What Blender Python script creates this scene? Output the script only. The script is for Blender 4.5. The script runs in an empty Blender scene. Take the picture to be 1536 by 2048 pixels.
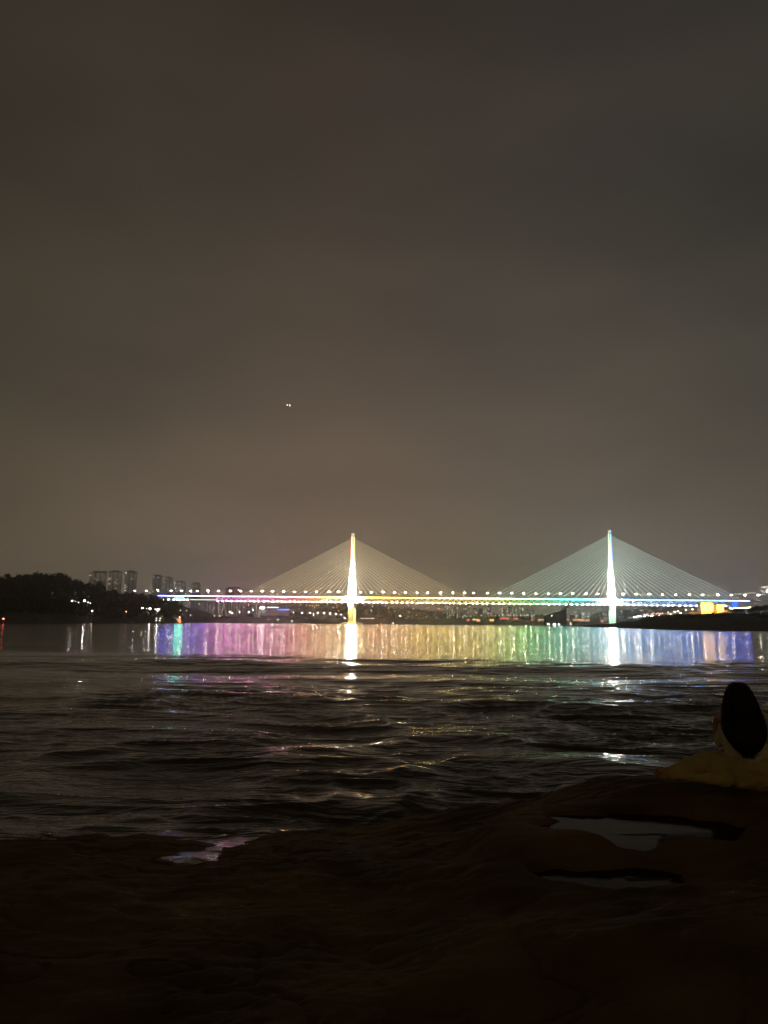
import bpy, math, random
import numpy as np
from mathutils import Vector, Matrix

random.seed(7)
RNG = np.random.default_rng(11)
scene = bpy.context.scene
COL = scene.collection

# ------------------------------------------------------------------ camera
H = 2.0                      # camera height above the river
F = 1550.0                   # focal length in photo pixels (photo 1536 x 2048)
HY = 1247.2                  # horizon row at the picture's centre column
PITCH = math.atan((HY - 1024) / F)
ROLL = 0.0085
cam_d = bpy.data.cameras.new("camera")
cam = bpy.data.objects.new("camera", cam_d)
COL.objects.link(cam)
cam.location = (0, 0, H)
RM = Matrix.Rotation(math.pi / 2 + PITCH, 3, 'X') @ Matrix.Rotation(ROLL, 3, 'Z')
cam.rotation_euler = RM.to_euler()
cam_d.sensor_fit = 'VERTICAL'
cam_d.sensor_height = 36.0
cam_d.lens = 36.0 * F / 2048
cam_d.clip_start = 0.1
cam_d.clip_end = 20000
scene.camera = cam


def ray(u, v):
    return RM @ Vector(((u - 768) / F, (1024 - v) / F, -1))


def at(u, v, Y):
    d = ray(u, v)
    return Vector((0, 0, H)) + d * (Y / d.y)


def zat(u, v, Y):
    return at(u, v, Y).z


# ------------------------------------------------------------------ exposure, world
scene.view_settings.view_transform = 'Standard'
scene.view_settings.look = 'None'
scene.view_settings.exposure = 0.0
scene.view_settings.gamma = 1.0
scene.cycles.max_bounces = 6
scene.cycles.volume_bounces = 0
scene.cycles.sample_clamp_indirect = 0.0
scene.cycles.use_adaptive_sampling = False
scene.cycles.use_light_tree = False
HAZE_DENSITY = 2.2e-4
scene.cycles.use_denoising = True

world = bpy.data.worlds.new("World")
scene.world = world
world.use_nodes = True
nt = world.node_tree
nt.nodes.clear()


def N(nt, t, **kw):
    n = nt.nodes.new(t)
    for k, v in kw.items():
        setattr(n, k, v)
    return n


def ramp(nt, stops, src, interp='LINEAR'):
    r = N(nt, 'ShaderNodeValToRGB')
    r.color_ramp.interpolation = interp
    e = r.color_ramp.elements
    while len(e) > 1:
        e.remove(e[0])
    e[0].position = stops[0][0]
    e[0].color = tuple(stops[0][1]) + (1,)
    for p, c in stops[1:]:
        x = e.new(p)
        x.color = tuple(c) + (1,)
    nt.links.new(src, r.inputs[0])
    return r.outputs[0]


def mathn(nt, op, a, b=None, c=None, clamp=False):
    m = N(nt, 'ShaderNodeMath', operation=op)
    m.use_clamp = clamp
    for i, x in enumerate((a, b, c)):
        if x is None:
            continue
        if isinstance(x, (int, float)):
            m.inputs[i].default_value = x
        else:
            nt.links.new(x, m.inputs[i])
    return m.outputs[0]


def mixc(nt, mode, fac, a, b):
    m = N(nt, 'ShaderNodeMix', data_type='RGBA', blend_type=mode)
    for i, x in ((0, fac), (6, a), (7, b)):
        if isinstance(x, (int, float)):
            m.inputs[i].default_value = x
        elif isinstance(x, tuple):
            m.inputs[i].default_value = x + (1,)
        else:
            nt.links.new(x, m.inputs[i])
    return m.outputs[2]


tc = N(nt, 'ShaderNodeTexCoord')
sep = N(nt, 'ShaderNodeSeparateXYZ')
nt.links.new(tc.outputs['Generated'], sep.inputs[0])
# night cloud deck lit from below by the city: brightest low over the bridge
front = ramp(nt, [(0.0, (.235, .203, .150)), (.08, (.190, .154, .114)), (.16, (.140, .112, .083)), (.28, (.094, .077, .059)),
                  (.38, (.071, .060, .046)), (.47, (.056, .048, .037)), (.60, (.041, .034, .027)), (.70, (.026, .023, .018)), (1.0, (.010, .009, .007))], sep.outputs[2])
back = ramp(nt, [(0.0, (.190, .128, .050)), (.45, (.095, .068, .030)), (.7, (.026, .022, .014)), (1.0, (.010, .009, .007))], sep.outputs[2])
ff = mathn(nt, 'MULTIPLY_ADD', sep.outputs[1], 1.4, 0.35, clamp=True)
col = mixc(nt, 'MIX', ff, back, front)
side = ramp(nt, [(0.0, (.5, .50, .45)), (.27, (.74, .73, .66)), (.36, (.97, .93, .88)), (.47, (1.12, 1.02, 1.0)), (.58, (1.0, .99, 1.03)), (.70, (.80, .85, .88)), (1.0, (.5, .54, .56))],
            mathn(nt, 'MULTIPLY_ADD', sep.outputs[0], 0.5, 0.5))
col = mixc(nt, 'MULTIPLY', 1.0, col, side)
mp = N(nt, 'ShaderNodeMapping')
mp.inputs['Scale'].default_value = (1.0, 1.0, 3.0)
nt.links.new(tc.outputs['Generated'], mp.inputs[0])
no = N(nt, 'ShaderNodeTexNoise')
no.inputs['Scale'].default_value = 2.2
no.inputs['Detail'].default_value = 4
no.inputs['Roughness'].default_value = .45
nt.links.new(mp.outputs[0], no.inputs['Vector'])
cl = ramp(nt, [(.3, (.78, .79, .82)), (.7, (1.20, 1.18, 1.15))], no.outputs[0])
col = mixc(nt, 'MULTIPLY', 1.0, col, cl)
sky = N(nt, 'ShaderNodeTexSky', sky_type='NISHITA')
sky.sun_disc = False
sky.sun_elevation = math.radians(-6)
sky.sun_rotation = math.radians(200)
skm = mixc(nt, 'MULTIPLY', 1.0, sky.outputs[0], (.02, .02, .02))
col = mixc(nt, 'ADD', 1.0, col, skm)
bg = N(nt, 'ShaderNodeBackground')
wo = N(nt, 'ShaderNodeOutputWorld')
nt.links.new(col, bg.inputs[0])
nt.links.new(bg.outputs[0], wo.inputs[0])
bg.inputs[1].default_value = 1.0


# ------------------------------------------------------------------ helpers
def tag(o, label=None, cat=None, group=None, kind=None):
    if label: o['label'] = label
    if cat: o['category'] = cat
    if group: o['group'] = group
    if kind: o['kind'] = kind
    return o


def empty(name, loc, label, cat, group=None, rz=0):
    o = bpy.data.objects.new(name, None)
    COL.objects.link(o)
    o.location = loc
    o.rotation_euler = (0, 0, rz)
    return tag(o, label, cat, group)


def copy_tree(o, parent=None):
    c = o.copy()
    COL.objects.link(c)
    c.parent = parent
    for ch in list(o.children):
        copy_tree(ch, c)
    return c


class MB:
    def __init__(s):
        s.v = []
        s.f = []

    def add(s, vs, fs):
        b = len(s.v)
        s.v += [tuple(v) for v in vs]
        s.f += [tuple(b + i for i in f) for f in fs]
        return s

    def hexa(s, p):
        return s.add(p, [(0, 3, 2, 1), (4, 5, 6, 7), (0, 1, 5, 4), (1, 2, 6, 5), (2, 3, 7, 6), (3, 0, 4, 7)])

    def box(s, a, b):
        (x0, y0, z0), (x1, y1, z1) = a, b
        return s.hexa([(x0, y0, z0), (x1, y0, z0), (x1, y1, z0), (x0, y1, z0), (x0, y0, z1), (x1, y0, z1), (x1, y1, z1), (x0, y1, z1)])

    def tube(s, pts, rs, n=8, caps=True):
        pts = [Vector(p) for p in pts]
        if not hasattr(rs, '__len__'):
            rs = [rs] * len(pts)
        b = len(s.v)
        up = None
        for i, p in enumerate(pts):
            d = (pts[min(i + 1, len(pts) - 1)] - pts[max(i - 1, 0)]).normalized()
            if up is None:
                up = Vector((0, 0, 1)) if abs(d.z) < .9 else Vector((1, 0, 0))
            x = d.cross(up).normalized()
            y = x.cross(d).normalized()
            up = y
            for k in range(n):
                a = 2 * math.pi * k / n
                s.v.append(tuple(p + x * rs[i] * math.cos(a) + y * rs[i] * math.sin(a)))
        m = len(pts)
        for i in range(m - 1):
            for k in range(n):
                k2 = (k + 1) % n
                s.f.append((b + i * n + k, b + i * n + k2, b + (i + 1) * n + k2, b + (i + 1) * n + k))
        if caps:
            s.f.append(tuple(b + k for k in range(n))[::-1])
            s.f.append(tuple(b + (m - 1) * n + k for k in range(n)))
        return s

    def ball(s, c, r, nu=10, nv=7, sc=(1, 1, 1)):
        b = len(s.v)
        c = Vector(c)
        vs = [c + Vector((0, 0, r * sc[2]))]
        for j in range(1, nv):
            t = math.pi * j / nv
            for i in range(nu):
                a = 2 * math.pi * i / nu
                vs.append(c + Vector((r * sc[0] * math.sin(t) * math.cos(a), r * sc[1] * math.sin(t) * math.sin(a), r * sc[2] * math.cos(t))))
        vs.append(c - Vector((0, 0, r * sc[2])))
        fs = []
        for i in range(nu):
            fs.append((0, 1 + i, 1 + (i + 1) % nu))
        for j in range(nv - 2):
            for i in range(nu):
                a = 1 + j * nu
                fs.append((a + i, a + nu + i, a + nu + (i + 1) % nu, a + (i + 1) % nu))
        L = len(vs) - 1
        a = 1 + (nv - 2) * nu
        for i in range(nu):
            fs.append((a + i, L, a + (i + 1) % nu))
        return s.add(vs, fs)

    def build(s, name, m, parent=None, smooth=False):
        me = bpy.data.meshes.new(name)
        me.from_pydata(s.v, [], s.f)
        me.update()
        if smooth:
            me.polygons.foreach_set('use_smooth', [True] * len(me.polygons))
        if m: me.materials.append(m)
        o = bpy.data.objects.new(name, me)
        COL.objects.link(o)
        o.parent = parent
        return o


def grid_mesh(name, V, mat, smooth=True):
    """V: rows x cols x 3 array -> one sheet"""
    R, C, _ = V.shape
    me = bpy.data.meshes.new(name)
    idx = np.arange(R * C).reshape(R, C)
    q = np.stack([idx[:-1, :-1], idx[:-1, 1:], idx[1:, 1:], idx[1:, :-1]], -1).reshape(-1, 4)
    me.vertices.add(R * C)
    me.vertices.foreach_set('co', V.reshape(-1).astype(np.float32))
    me.loops.add(q.size)
    me.loops.foreach_set('vertex_index', q.reshape(-1).astype(np.int32))
    me.polygons.add(len(q))
    me.polygons.foreach_set('loop_start', (np.arange(len(q)) * 4).astype(np.int32))
    me.polygons.foreach_set('use_smooth', np.full(len(q), smooth))
    me.update(calc_edges=True)
    me.materials.append(mat)
    o = bpy.data.objects.new(name, me)
    COL.objects.link(o)
    return o


def vn(x, y, seed=0):
    """gradient-free smooth value noise in [-1, 1]"""
    xi = np.floor(x).astype(np.int64)
    yi = np.floor(y).astype(np.int64)
    fx, fy = x - xi, y - yi
    fx = fx * fx * fx * (fx * (fx * 6 - 15) + 10)
    fy = fy * fy * fy * (fy * (fy * 6 - 15) + 10)

    def h(a, b):
        n = (a * 374761393 + b * 668265263 + seed * 1442695041) & 0xffffffff
        n = ((n ^ (n >> 13)) * 1274126177) & 0xffffffff
        n = n ^ (n >> 16)
        return (n & 0xffff) / 32767.5 - 1
    return (h(xi, yi) * (1 - fx) + h(xi + 1, yi) * fx) * (1 - fy) + (h(xi, yi + 1) * (1 - fx) + h(xi + 1, yi + 1) * fx) * fy


def fbm(x, y, seed=0, oct=4, gain=.5):
    s, a, t = 0, 1, 0
    for i in range(oct):
        s = s + a * vn(x * 2 ** i + i * 17.3, y * 2 ** i - i * 9.1, seed + i)
        t += a
        a *= gain
    return s / t


def sst(a, b, x):
    t = np.clip((x - a) / (b - a), 0, 1)
    return t * t * (3 - 2 * t)


# ------------------------------------------------------------------ materials
def pbr(name, color, rough=.7, metal=0, var=0, scale=1.0, bump=0, bscale=8, spec=.5, emis=None, es=0, detail=4):
    m = bpy.data.materials.new(name)
    m.use_nodes = True
    t = m.node_tree
    p = t.nodes['Principled BSDF']
    p.inputs['Roughness'].default_value = rough
    p.inputs['Metallic'].default_value = metal
    p.inputs['Specular IOR Level'].default_value = spec
    c = tuple(color)
    if var or bump:
        co = N(t, 'ShaderNodeTexCoord')
        if var:
            n = N(t, 'ShaderNodeTexNoise')
            n.inputs['Scale'].default_value = scale
            n.inputs['Detail'].default_value = detail
            t.links.new(co.outputs['Object'], n.inputs['Vector'])
            r = ramp(t, [(.3, tuple(max(0, k * (1 - var)) for k in c)), (.7, tuple(min(1, k * (1 + var)) for k in c))], n.outputs[0])
            t.links.new(r, p.inputs['Base Color'])
        if bump:
            n2 = N(t, 'ShaderNodeTexNoise')
            n2.inputs['Scale'].default_value = bscale
            n2.inputs['Detail'].default_value = 5
            t.links.new(co.outputs['Object'], n2.inputs['Vector'])
            b = N(t, 'ShaderNodeBump')
            b.inputs['Strength'].default_value = 1
            b.inputs['Distance'].default_value = bump
            t.links.new(n2.outputs[0], b.inputs['Height'])
            t.links.new(b.outputs[0], p.inputs['Normal'])
    if not var:
        p.inputs['Base Color'].default_value = c + (1,)
    if emis:
        p.inputs['Emission Color'].default_value = tuple(emis) + (1,)
        p.inputs['Emission Strength'].default_value = es
    return m


def lightmat(name, c, s, sample=True):
    m = bpy.data.materials.new(name)
    m.use_nodes = True
    t = m.node_tree
    t.nodes.clear()
    e = N(t, 'ShaderNodeEmission')
    e.inputs[0].default_value = tuple(c) + (1,)
    e.inputs[1].default_value = s
    o = N(t, 'ShaderNodeOutputMaterial')
    t.links.new(e.outputs[0], o.inputs[0])
    if not sample:
        m.cycles.emission_sampling = 'NONE'
    return m


HUES = [(-610, (.10, .09, 1)), (-520, (.14, .12, 1)), (-420, (.28, .12, 1)), (-365, (1, .12, .85)), (-230, (1, .12, .55)), (-160, (1, .14, .28)),
        (-90, (1, .30, .05)), (-40, (1, .42, .05)), (0, (1, .62, .08)), (60, (1, .34, .04)), (130, (1, .46, .04)), (230, (1, .68, .06)), (330, (.95, .75, .10)),
        (400, (.55, .85, .10)), (450, (.12, .85, .16)), (520, (.05, .75, .42)), (600, (.04, .60, .72)), (700, (.04, .42, 1)),
        (800, (.03, .28, 1)), (900, (.03, .18, 1)), (960, (.08, .13, 1)), (1100, (.5, .5, .6))]
S0, S1 = -610.0, 1100.0


def hue_at(s):
    for (a, ca), (b, cb) in zip(HUES, HUES[1:]):
        if s <= b:
            k = max(0, (s - a) / (b - a))
            return tuple(x + (y - x) * k for x, y in zip(ca, cb))
    return HUES[-1][1]


# ------------------------------------------------------------------ bridge frame of reference
T1 = at(704, 1246.7, 2035); T1.z = 0
T2 = at(1225, 1251.1, 1920); T2.z = 0
BD = (T2 - T1).normalized()
BN = Vector((-BD.y, BD.x, 0))          # away from the camera
SPAN = (T2 - T1).length
BANG = math.atan2(BD.y, BD.x)


def deck_z(s):
    return 69.5 - .0062 * s


def s_of(u, v=1196):
    d = ray(u, v)
    k = d.x / d.y
    return (k * T1.y - T1.x) / (BD.x - k * BD.y)


def led_mat(name, strength, sample=True, white=0.0):
    m = bpy.data.materials.new(name)
    m.use_nodes = True
    t = m.node_tree
    t.nodes.clear()
    co = N(t, 'ShaderNodeTexCoord')
    sp = N(t, 'ShaderNodeSeparateXYZ')
    t.links.new(co.outputs['Object'], sp.inputs[0])
    f = mathn(t, 'MULTIPLY_ADD', sp.outputs[0], 1 / (S1 - S0), -S0 / (S1 - S0))
    st = [((s - S0) / (S1 - S0), tuple(c_ * (1 - white) + white for c_ in c)) for s, c in HUES]
    r = ramp(t, st, f)
    e = N(t, 'ShaderNodeEmission')
    t.links.new(r, e.inputs[0])
    e.inputs[1].default_value = strength
    o = N(t, 'ShaderNodeOutputMaterial')
    t.links.new(e.outputs[0], o.inputs[0])
    if not sample:
        m.cycles.emission_sampling = 'NONE'
    return m


M = dict(
    concrete=pbr('concrete', (.50, .49, .45), .75, var=.12, scale=.08, bump=.05, bscale=.5),
    steel=pbr('painted_steel', (.42, .42, .42), .5, metal=0, var=.1, scale=.3),
    asphalt=pbr('asphalt', (.05, .05, .05), .9, var=.2, scale=.5),
    pole=pbr('pole_metal', (.35, .35, .35), .5, metal=.5, var=.1, scale=2),
    lamp=lightmat('lamp_white', (1, .93, .84), 150),
    lampc=lightmat('lamp_cold', (.86, .95, 1), 70),
    lampy=lightmat('lamp_warm', (1, .74, .42), 60),
    lampg=lightmat('lamp_greenish', (.85, 1, .80), 40),
    lampr=lightmat('lamp_red', (1, .10, .05), 30),
    lampo=lightmat('lamp_orange', (1, .34, .06), 35),
    dim=lightmat('lamp_dim', (1, .86, .66), 7, False),
    dimr=lightmat('lamp_dim_red', (1, .20, .10), 10, False),
    dimo=lightmat('lamp_dim_orange', (1, .48, .14), 12, False),
    win=lightmat('window_glow', (1, .88, .68), 2.6, False),
    winc=lightmat('window_glow_cold', (.88, .95, 1), 2.6, False),
    led=led_mat('led_rainbow', 50.0, False),
    ledw=led_mat('truss_glow_rainbow', 5.0, False, .07),
    cab=lightmat('stay_cable_flood_glow', (1, .80, .42), 2.1, False),
    lampd=lightmat('lamp_deck', (1, .84, .60), 400),
    lampd2=lightmat('lamp_deck_dimmer', (1, .78, .48), 220),
    cab2=lightmat('stay_cable_flood_glow_cool', (.72, 1, .80), 1.9, False),
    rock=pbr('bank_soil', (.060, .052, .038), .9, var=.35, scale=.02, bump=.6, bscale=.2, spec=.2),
    pale=pbr('lamplit_bank', (.22, .19, .14), .9, var=.3, scale=.02, spec=.2),  # paler soil: the far shore's lamp light and haze put into the colour
    leaf=pbr('foliage', (.030, .040, .016), .9, var=.5, scale=.08, spec=.2),
    leafb=pbr('foliage_bright', (.075, .10, .030), .8, var=.4, scale=.5, spec=.2),
    bark=pbr('bark', (.09, .07, .05), .9, var=.3, scale=3),
)

# ------------------------------------------------------------------ river
def water_material():
    m = bpy.data.materials.new('river_water')
    m.use_nodes = True
    t = m.node_tree
    p = t.nodes['Principled BSDF']
    geo = N(t, 'ShaderNodeNewGeometry')
    sp = N(t, 'ShaderNodeSeparateXYZ')
    t.links.new(geo.outputs['Position'], sp.inputs[0])
    near = mathn(t, 'MULTIPLY_ADD', sp.outputs[1], -1 / 22.0, 58 / 22.0, clamp=True)    # fast rough water by the bank
    p.inputs['IOR'].default_value = 1.33
    p.inputs['Specular Tint'].default_value = (1, .89, .68, 1)
    p.inputs['Specular IOR Level'].default_value = .32
    # ripples
    def rip(sx, sy, rot, scale, det):
        mp = N(t, 'ShaderNodeMapping')
        mp.inputs['Scale'].default_value = (sx, sy, 1)
        mp.inputs['Rotation'].default_value = (0, 0, rot)
        t.links.new(geo.outputs['Position'], mp.inputs[0])
        n = N(t, 'ShaderNodeTexNoise')
        n.inputs['Scale'].default_value = scale
        n.inputs['Detail'].default_value = det
        n.inputs['Distortion'].default_value = .8
        t.links.new(mp.outputs[0], n.inputs['Vector'])
        return n.outputs[0]
    a = rip(.45, 1.5, .08, 1.0, 4)
    b = rip(2.2, 5.0, -.15, 1.0, 4)
    hsum = mathn(t, 'MULTIPLY_ADD', a, .15, mathn(t, 'MULTIPLY', b, .030))
    cy = mathn(t, 'MULTIPLY_ADD', sp.outputs[1], -1 / 11.0, 28 / 11.0, clamp=True)
    cx = mathn(t, 'MULTIPLY_ADD', mathn(t, 'MULTIPLY_ADD', sp.outputs[1], .30, sp.outputs[0]), .22, .45, clamp=True)
    chop = mathn(t, 'MULTIPLY', mathn(t, 'MULTIPLY_ADD', cy, .75, .25), mathn(t, 'MULTIPLY_ADD', cx, .4, .6))
    hh = mathn(t, 'MULTIPLY', hsum, mathn(t, 'MULTIPLY_ADD', mathn(t, 'MULTIPLY', near, chop), .95, .05))
    bp = N(t, 'ShaderNodeBump')
    bp.inputs['Strength'].default_value = 1.0
    bp.inputs['Distance'].default_value = 1.0
    t.links.new(hh, bp.inputs['Height'])
    t.links.new(bp.outputs[0], p.inputs['Normal'])
    rr = mathn(t, 'MULTIPLY_ADD', near, -.035, .128)
    t.links.new(rr, p.inputs['Roughness'])
    # foam patch of the breaking eddy
    fx = mathn(t, 'MULTIPLY', mathn(t, 'ADD', sp.outputs[0], 8.6), .62)
    fy = mathn(t, 'MULTIPLY', mathn(t, 'SUBTRACT', sp.outputs[1], 20.6), .42)
    rr2 = mathn(t, 'ADD', mathn(t, 'MULTIPLY', fx, fx), mathn(t, 'MULTIPLY', fy, fy))
    fo = mathn(t, 'SUBTRACT', 1.0, rr2, clamp=True)
    fo = mathn(t, 'MULTIPLY', fo, mathn(t, 'MULTIPLY_ADD', b, 2.4, -.45, clamp=True), clamp=True)
    c = mixc(t, 'MIX', fo, (.060, .042, .020), (.9, .88, .8))
    t.links.new(c, p.inputs['Base Color'])
    return m


def build_water():
    th = np.linspace(math.radians(-62), math.radians(62), 900)
    r = [2.5]
    while r[-1] < 4300:
        q = r[-1]
        r.append(q * (1 + (.0042 if q < 80 else .008)))
    r = np.array(r)
    Rr, Th = np.meshgrid(r, th, indexing='ij')
    X = Rr * np.sin(Th)
    Y = Rr * np.cos(Th)
    wx = X + 1.5 * vn(X / 7, Y / 5, 91)
    wy = Y + .9 * vn(X / 6, Y / 4, 92)
    edge = 47 + 3 * vn(X / 14, Y * 0, 5) + X * -.05
    env = sst(4, -7, Y - edge)
    chop = (.38 + .62 * sst(27, 17, Y + 2 * vn(X / 5, Y / 4, 44))) * (.6 + .4 * sst(-2, 2.5, X + .30 * Y + 1.5 * vn(X / 4, Y / 4, 45)))
    ridge = lambda n: 1 - np.abs(n) * 2
    h = 0.12 * vn(wx / 9.0, wy / 2.8, 1) + .19 * vn(wx / 19.0, wy / 6.5, 11) * sst(12, 18, Y)
    h += 0.050 * ridge(vn(wx / 5.0, wy / 1.7, 2)) * (.35 + .65 * chop)
    h += 0.058 * ridge(vn(wx / 2.1 + wy * .12, wy / .85, 3)) * chop
    h += 0.036 * ridge(vn(wx / .9 - wy * .2, wy / .42, 4)) * chop * sst(-.5, .4, vn(X / 4, Y / 2.5, 33))
    h += 0.016 * chop * ridge(vn(wx / .42, wy / .2, 6)) * sst(-.6, .3, vn(X / 3, Y / 2, 34))
    lip = Y - shore_y(X) - .35 - .25 * vn(X / .9, Y * 0 + 1, 93)
    h = h + .026 * np.exp(-(lip / .07) ** 2) * sst(-.2, .6, vn(X / .7, Y * 0 + 2, 94)) + .02 * np.exp(-((lip - .5) / .09) ** 2) * sst(-.1, .6, vn(X / .8, Y * 0 + 5, 95))
    # calm reach: long low undulation
    far = 0.020 * vn(X / 30, Y / 9, 7) + 0.05 * vn(X / 120, Y / 45, 8) + .006 * vn(X / 9, Y / 2.6, 9)
    # the step where the calm reach meets the fast water
    step = -.05 * np.exp(-((Y - edge + 4) / 2.2) ** 2)
    Z = env * h + (1 - env) * far * sst(20, 70, Y) * .7 + step
    V = np.stack([X, Y, Z], -1)
    o = grid_mesh('river', V, water_material())
    tag(o, kind='structure')


# ------------------------------------------------------------------ rock shore in front
def shore_y(x):
    xs = np.array([-60, -8, -3.85, -2.4, -1.37, -1.0, -.15, .3, .8, 1.6, 2.6, 4.0, 60])
    ys = np.array([8.6, 8.1, 7.8, 7.75, 7.66, 7.7, 8.1, 8.5, 8.5, 8.45, 8.1, 7.9, 7.6])
    return np.interp(x, xs, ys)


POOLS = [  # u, v, half width px, half height px
    (1290, 1660, 172, 33), (1235, 1762, 140, 26)]
PERSON_Y = 6.4
PB = at(1500, 1570, PERSON_Y)


def pool_geo():
    out = []
    for i, (u, v, a, b) in enumerate(POOLS):
        z0 = (.56, .50)[i]
        d = ray(u, v)
        k = (z0 - H) / d.z
        c = Vector((0, 0, H)) + d * k
        hw = a / F * k
        p1 = ray(u, v - b); p2 = ray(u, v + b)
        hd = ((z0 - H) / p1.z * p1.y - (z0 - H) / p2.z * p2.y) / 2
        out.append((c.x, c.y, hw, hd, z0))
    return out


PG = pool_geo()


def ground_z(X, Y):
    sy = shore_y(X) + .25 * vn(X / .8, Y * 0 + 3, 55) + .12 * vn(X / .25, Y / 2, 56)
    d = sy - Y
    right = sst(-.4, 2.4, X)
    A = .55 + .16 * right
    L = 3.0 * (1 - right) + .42 * right
    z = np.where(d > 0, A * (1 - np.exp(-np.maximum(d, 0) / L)), d * .35)
    n = fbm(X / 1.7, Y / 1.1, 60, 5, .55)
    ter = np.round(n * 3.2) / 3.2
    z = z + (.034 * ter + .075 * n) * sst(-.5, .8, d) + .012 * fbm(X / .22, Y / .16, 70, 4) + .03 * vn(X * .9, Y * 1.3, 77) * sst(0, 1, d)
    z = z + .05 * np.maximum(0, -Y + 1)
    for sc1, dep, sd in ((1.3, .022, 101), (.55, .010, 102)):
        cr = vn(X / sc1 + .5 * vn(X / .4, Y / .3, 103), Y / (sc1 * .7) + .4 * vn(X / .35, Y / .3, 104), sd)
        z = z - dep * np.exp(-(cr / .035) ** 2) * sst(0, .5, d)
    z = z + .006 * fbm(X / .07, Y / .05, 107, 3)
    # where she sits
    q = np.exp(-(((X - PB.x + .30) / .75) ** 4 + ((Y - PERSON_Y) / .42) ** 4))
    z = z * (1 - q) + (PB.z - .012 + .008 * fbm(X / .2, Y / .2, 79, 3)) * q
    for i, (cx, cy, hw, hd, z0) in enumerate(PG):
        rr = ((X - cx) / hw) ** 2 + ((Y - cy) / hd) ** 2 + .5 * vn(X / .33 + i * 9, Y / .22, 80 + i) + .18 * vn(X / .1, Y / .07, 83 + i)
        w = sst(5.2, 2.6, rr)
        z = z * (1 - w) + (z0 + .045 + (z - z0 - .045) * .25) * w
        w = sst(1.5, .75, rr)
        z = z * (1 - w) + (z0 - .05) * w
    return z


def build_ground():
    xs = np.concatenate([np.linspace(-60, -9, 40, endpoint=False), np.linspace(-9, 9, 720), np.linspace(9, 60, 41)[1:]])
    ys = np.concatenate([np.linspace(-40, -1, 40, endpoint=False), np.linspace(-1, 2.5, 60, endpoint=False), np.linspace(2.5, 10.5, 420), np.linspace(10.5, 22, 12)[1:]])
    Yg, Xg = np.meshgrid(ys, xs, indexing='ij')
    Z = ground_z(Xg, Yg)
    m = pbr('wet_rock', (.115, .070, .022), .8, var=.45, scale=1.3, bump=.010, bscale=14, spec=.10, detail=8)
    o = grid_mesh('ground', np.stack([Xg, Yg, Z], -1), m)
    tag(o, kind='structure')


build_ground()
build_water()


def pool_mat():
    m = pbr('pool_water', (.014, .010, .004), .10, bump=.0015, bscale=9, spec=.035)
    m.node_tree.nodes['Principled BSDF'].inputs['Specular Tint'].default_value = (1, .90, .70, 1)
    return m


for i, (cx, cy, hw, hd, z0) in enumerate(PG):
    xs = np.linspace(-1.35, 1.35, 260) * hw
    ys = np.linspace(-1.35, 1.35, 200) * hd
    Yg, Xg = np.meshgrid(ys, xs, indexing='ij')
    k = np.maximum(1, np.sqrt((Xg / hw) ** 2 + (Yg / hd) ** 2) / 1.35)
    gx, gy = Xg / k, Yg / k
    ln = gy / hd - ((-.25 - .35 * (gx / hw) + .12 * np.sin(gx / hw * 5)) if i == 0 else (.05 + .22 * gx / hw))
    on = sst(-.45, -.25, gx / hw) * sst(.25, .0, gx / hw) if i == 0 else sst(.1, .2, gx / hw) * sst(.85, .7, gx / hw)
    V = np.stack([gx, gy, .0042 * np.exp(-(ln * hd / .018) ** 2) * on], -1)
    o = grid_mesh('rock_pool', V, pool_mat() if i == 0 else bpy.data.materials['pool_water'])
    o.location = (cx, cy, z0)
    tag(o, ('still pool of water in the rock nearer the sitting woman', 'long shallow pool in the rock, lower in the picture')[i], 'puddle')
    o['kind'] = 'structure'

# ------------------------------------------------------------------ the bridge
bridge = empty('cable_stayed_bridge', tuple(T1), 'double-deck cable-stayed bridge with two lit towers and rainbow lights over the river', 'bridge', rz=BANG)
# children are built in bridge coordinates: x along, y across (away positive), z up


def bx(mb, s0, s1, t0, t1, z0a, z1a, z0b=None, z1b=None):
    """box along the bridge following its gradient: offsets z0/z1 from deck height"""
    A, B = deck_z(s0), deck_z(s1)
    mb.hexa([(s0, t0, A + z0a), (s1, t0, B + z0a), (s1, t1, B + z0a), (s0, t1, A + z0a),
             (s0, t0, A + z1a), (s1, t0, B + z1a), (s1, t1, B + z1a), (s0, t1, A + z1a)])


W2 = 17.5
ST0, ST1 = s_of(437), s_of(1457)       # trussed length
m = MB(); bx(m, S0, 1100, -W2 - 1, W2 + 1, -2.2, 0)
deck = m.build('upper_deck', M['steel'], bridge)
m = MB(); bx(m, S0, 1100, -W2 + 2, W2 - 2, .01, .08)
m.build('road_surface', M['asphalt'], deck)
m = MB()
for t in (-W2 - .4, W2 + .4):
    for z in (.55, 1.15):
        bx(m, S0, 1100, t - .06, t + .06, z - .06, z + .06)
    s = S0
    while s < 1100:
        z = deck_z(s); m.box((s - .08, t - .08, z), (s + .08, t + .08, z + 1.2)); s += 8
m.build('railing', M['pole'], bridge)
m = MB(); bx(m, ST0, ST1, -W2, W2, -14.2, -12.9)
m.build('lower_deck', M['steel'], bridge)
# light line along the fascia (near and far side)
m = MB(); bx(m, s_of(322), s_of(1494), -W2 - 1.25, -W2 - 1.05, -1.75, -.35)
m.build('deck_light_line', M['led'], bridge)
m = MB(); bx(m, s_of(322), s_of(1494), W2 + 1.05, W2 + 1.25, -2.0, -.35)
m.build('deck_light_line', M['led'], bridge)
m = MB(); bx(m, ST0, ST1, -W2 - .55, -W2 - .4, -13.8, -13.4)
m.build('lower_light_line', led_mat('led_lower', 8, False, .12), bridge)
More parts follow.
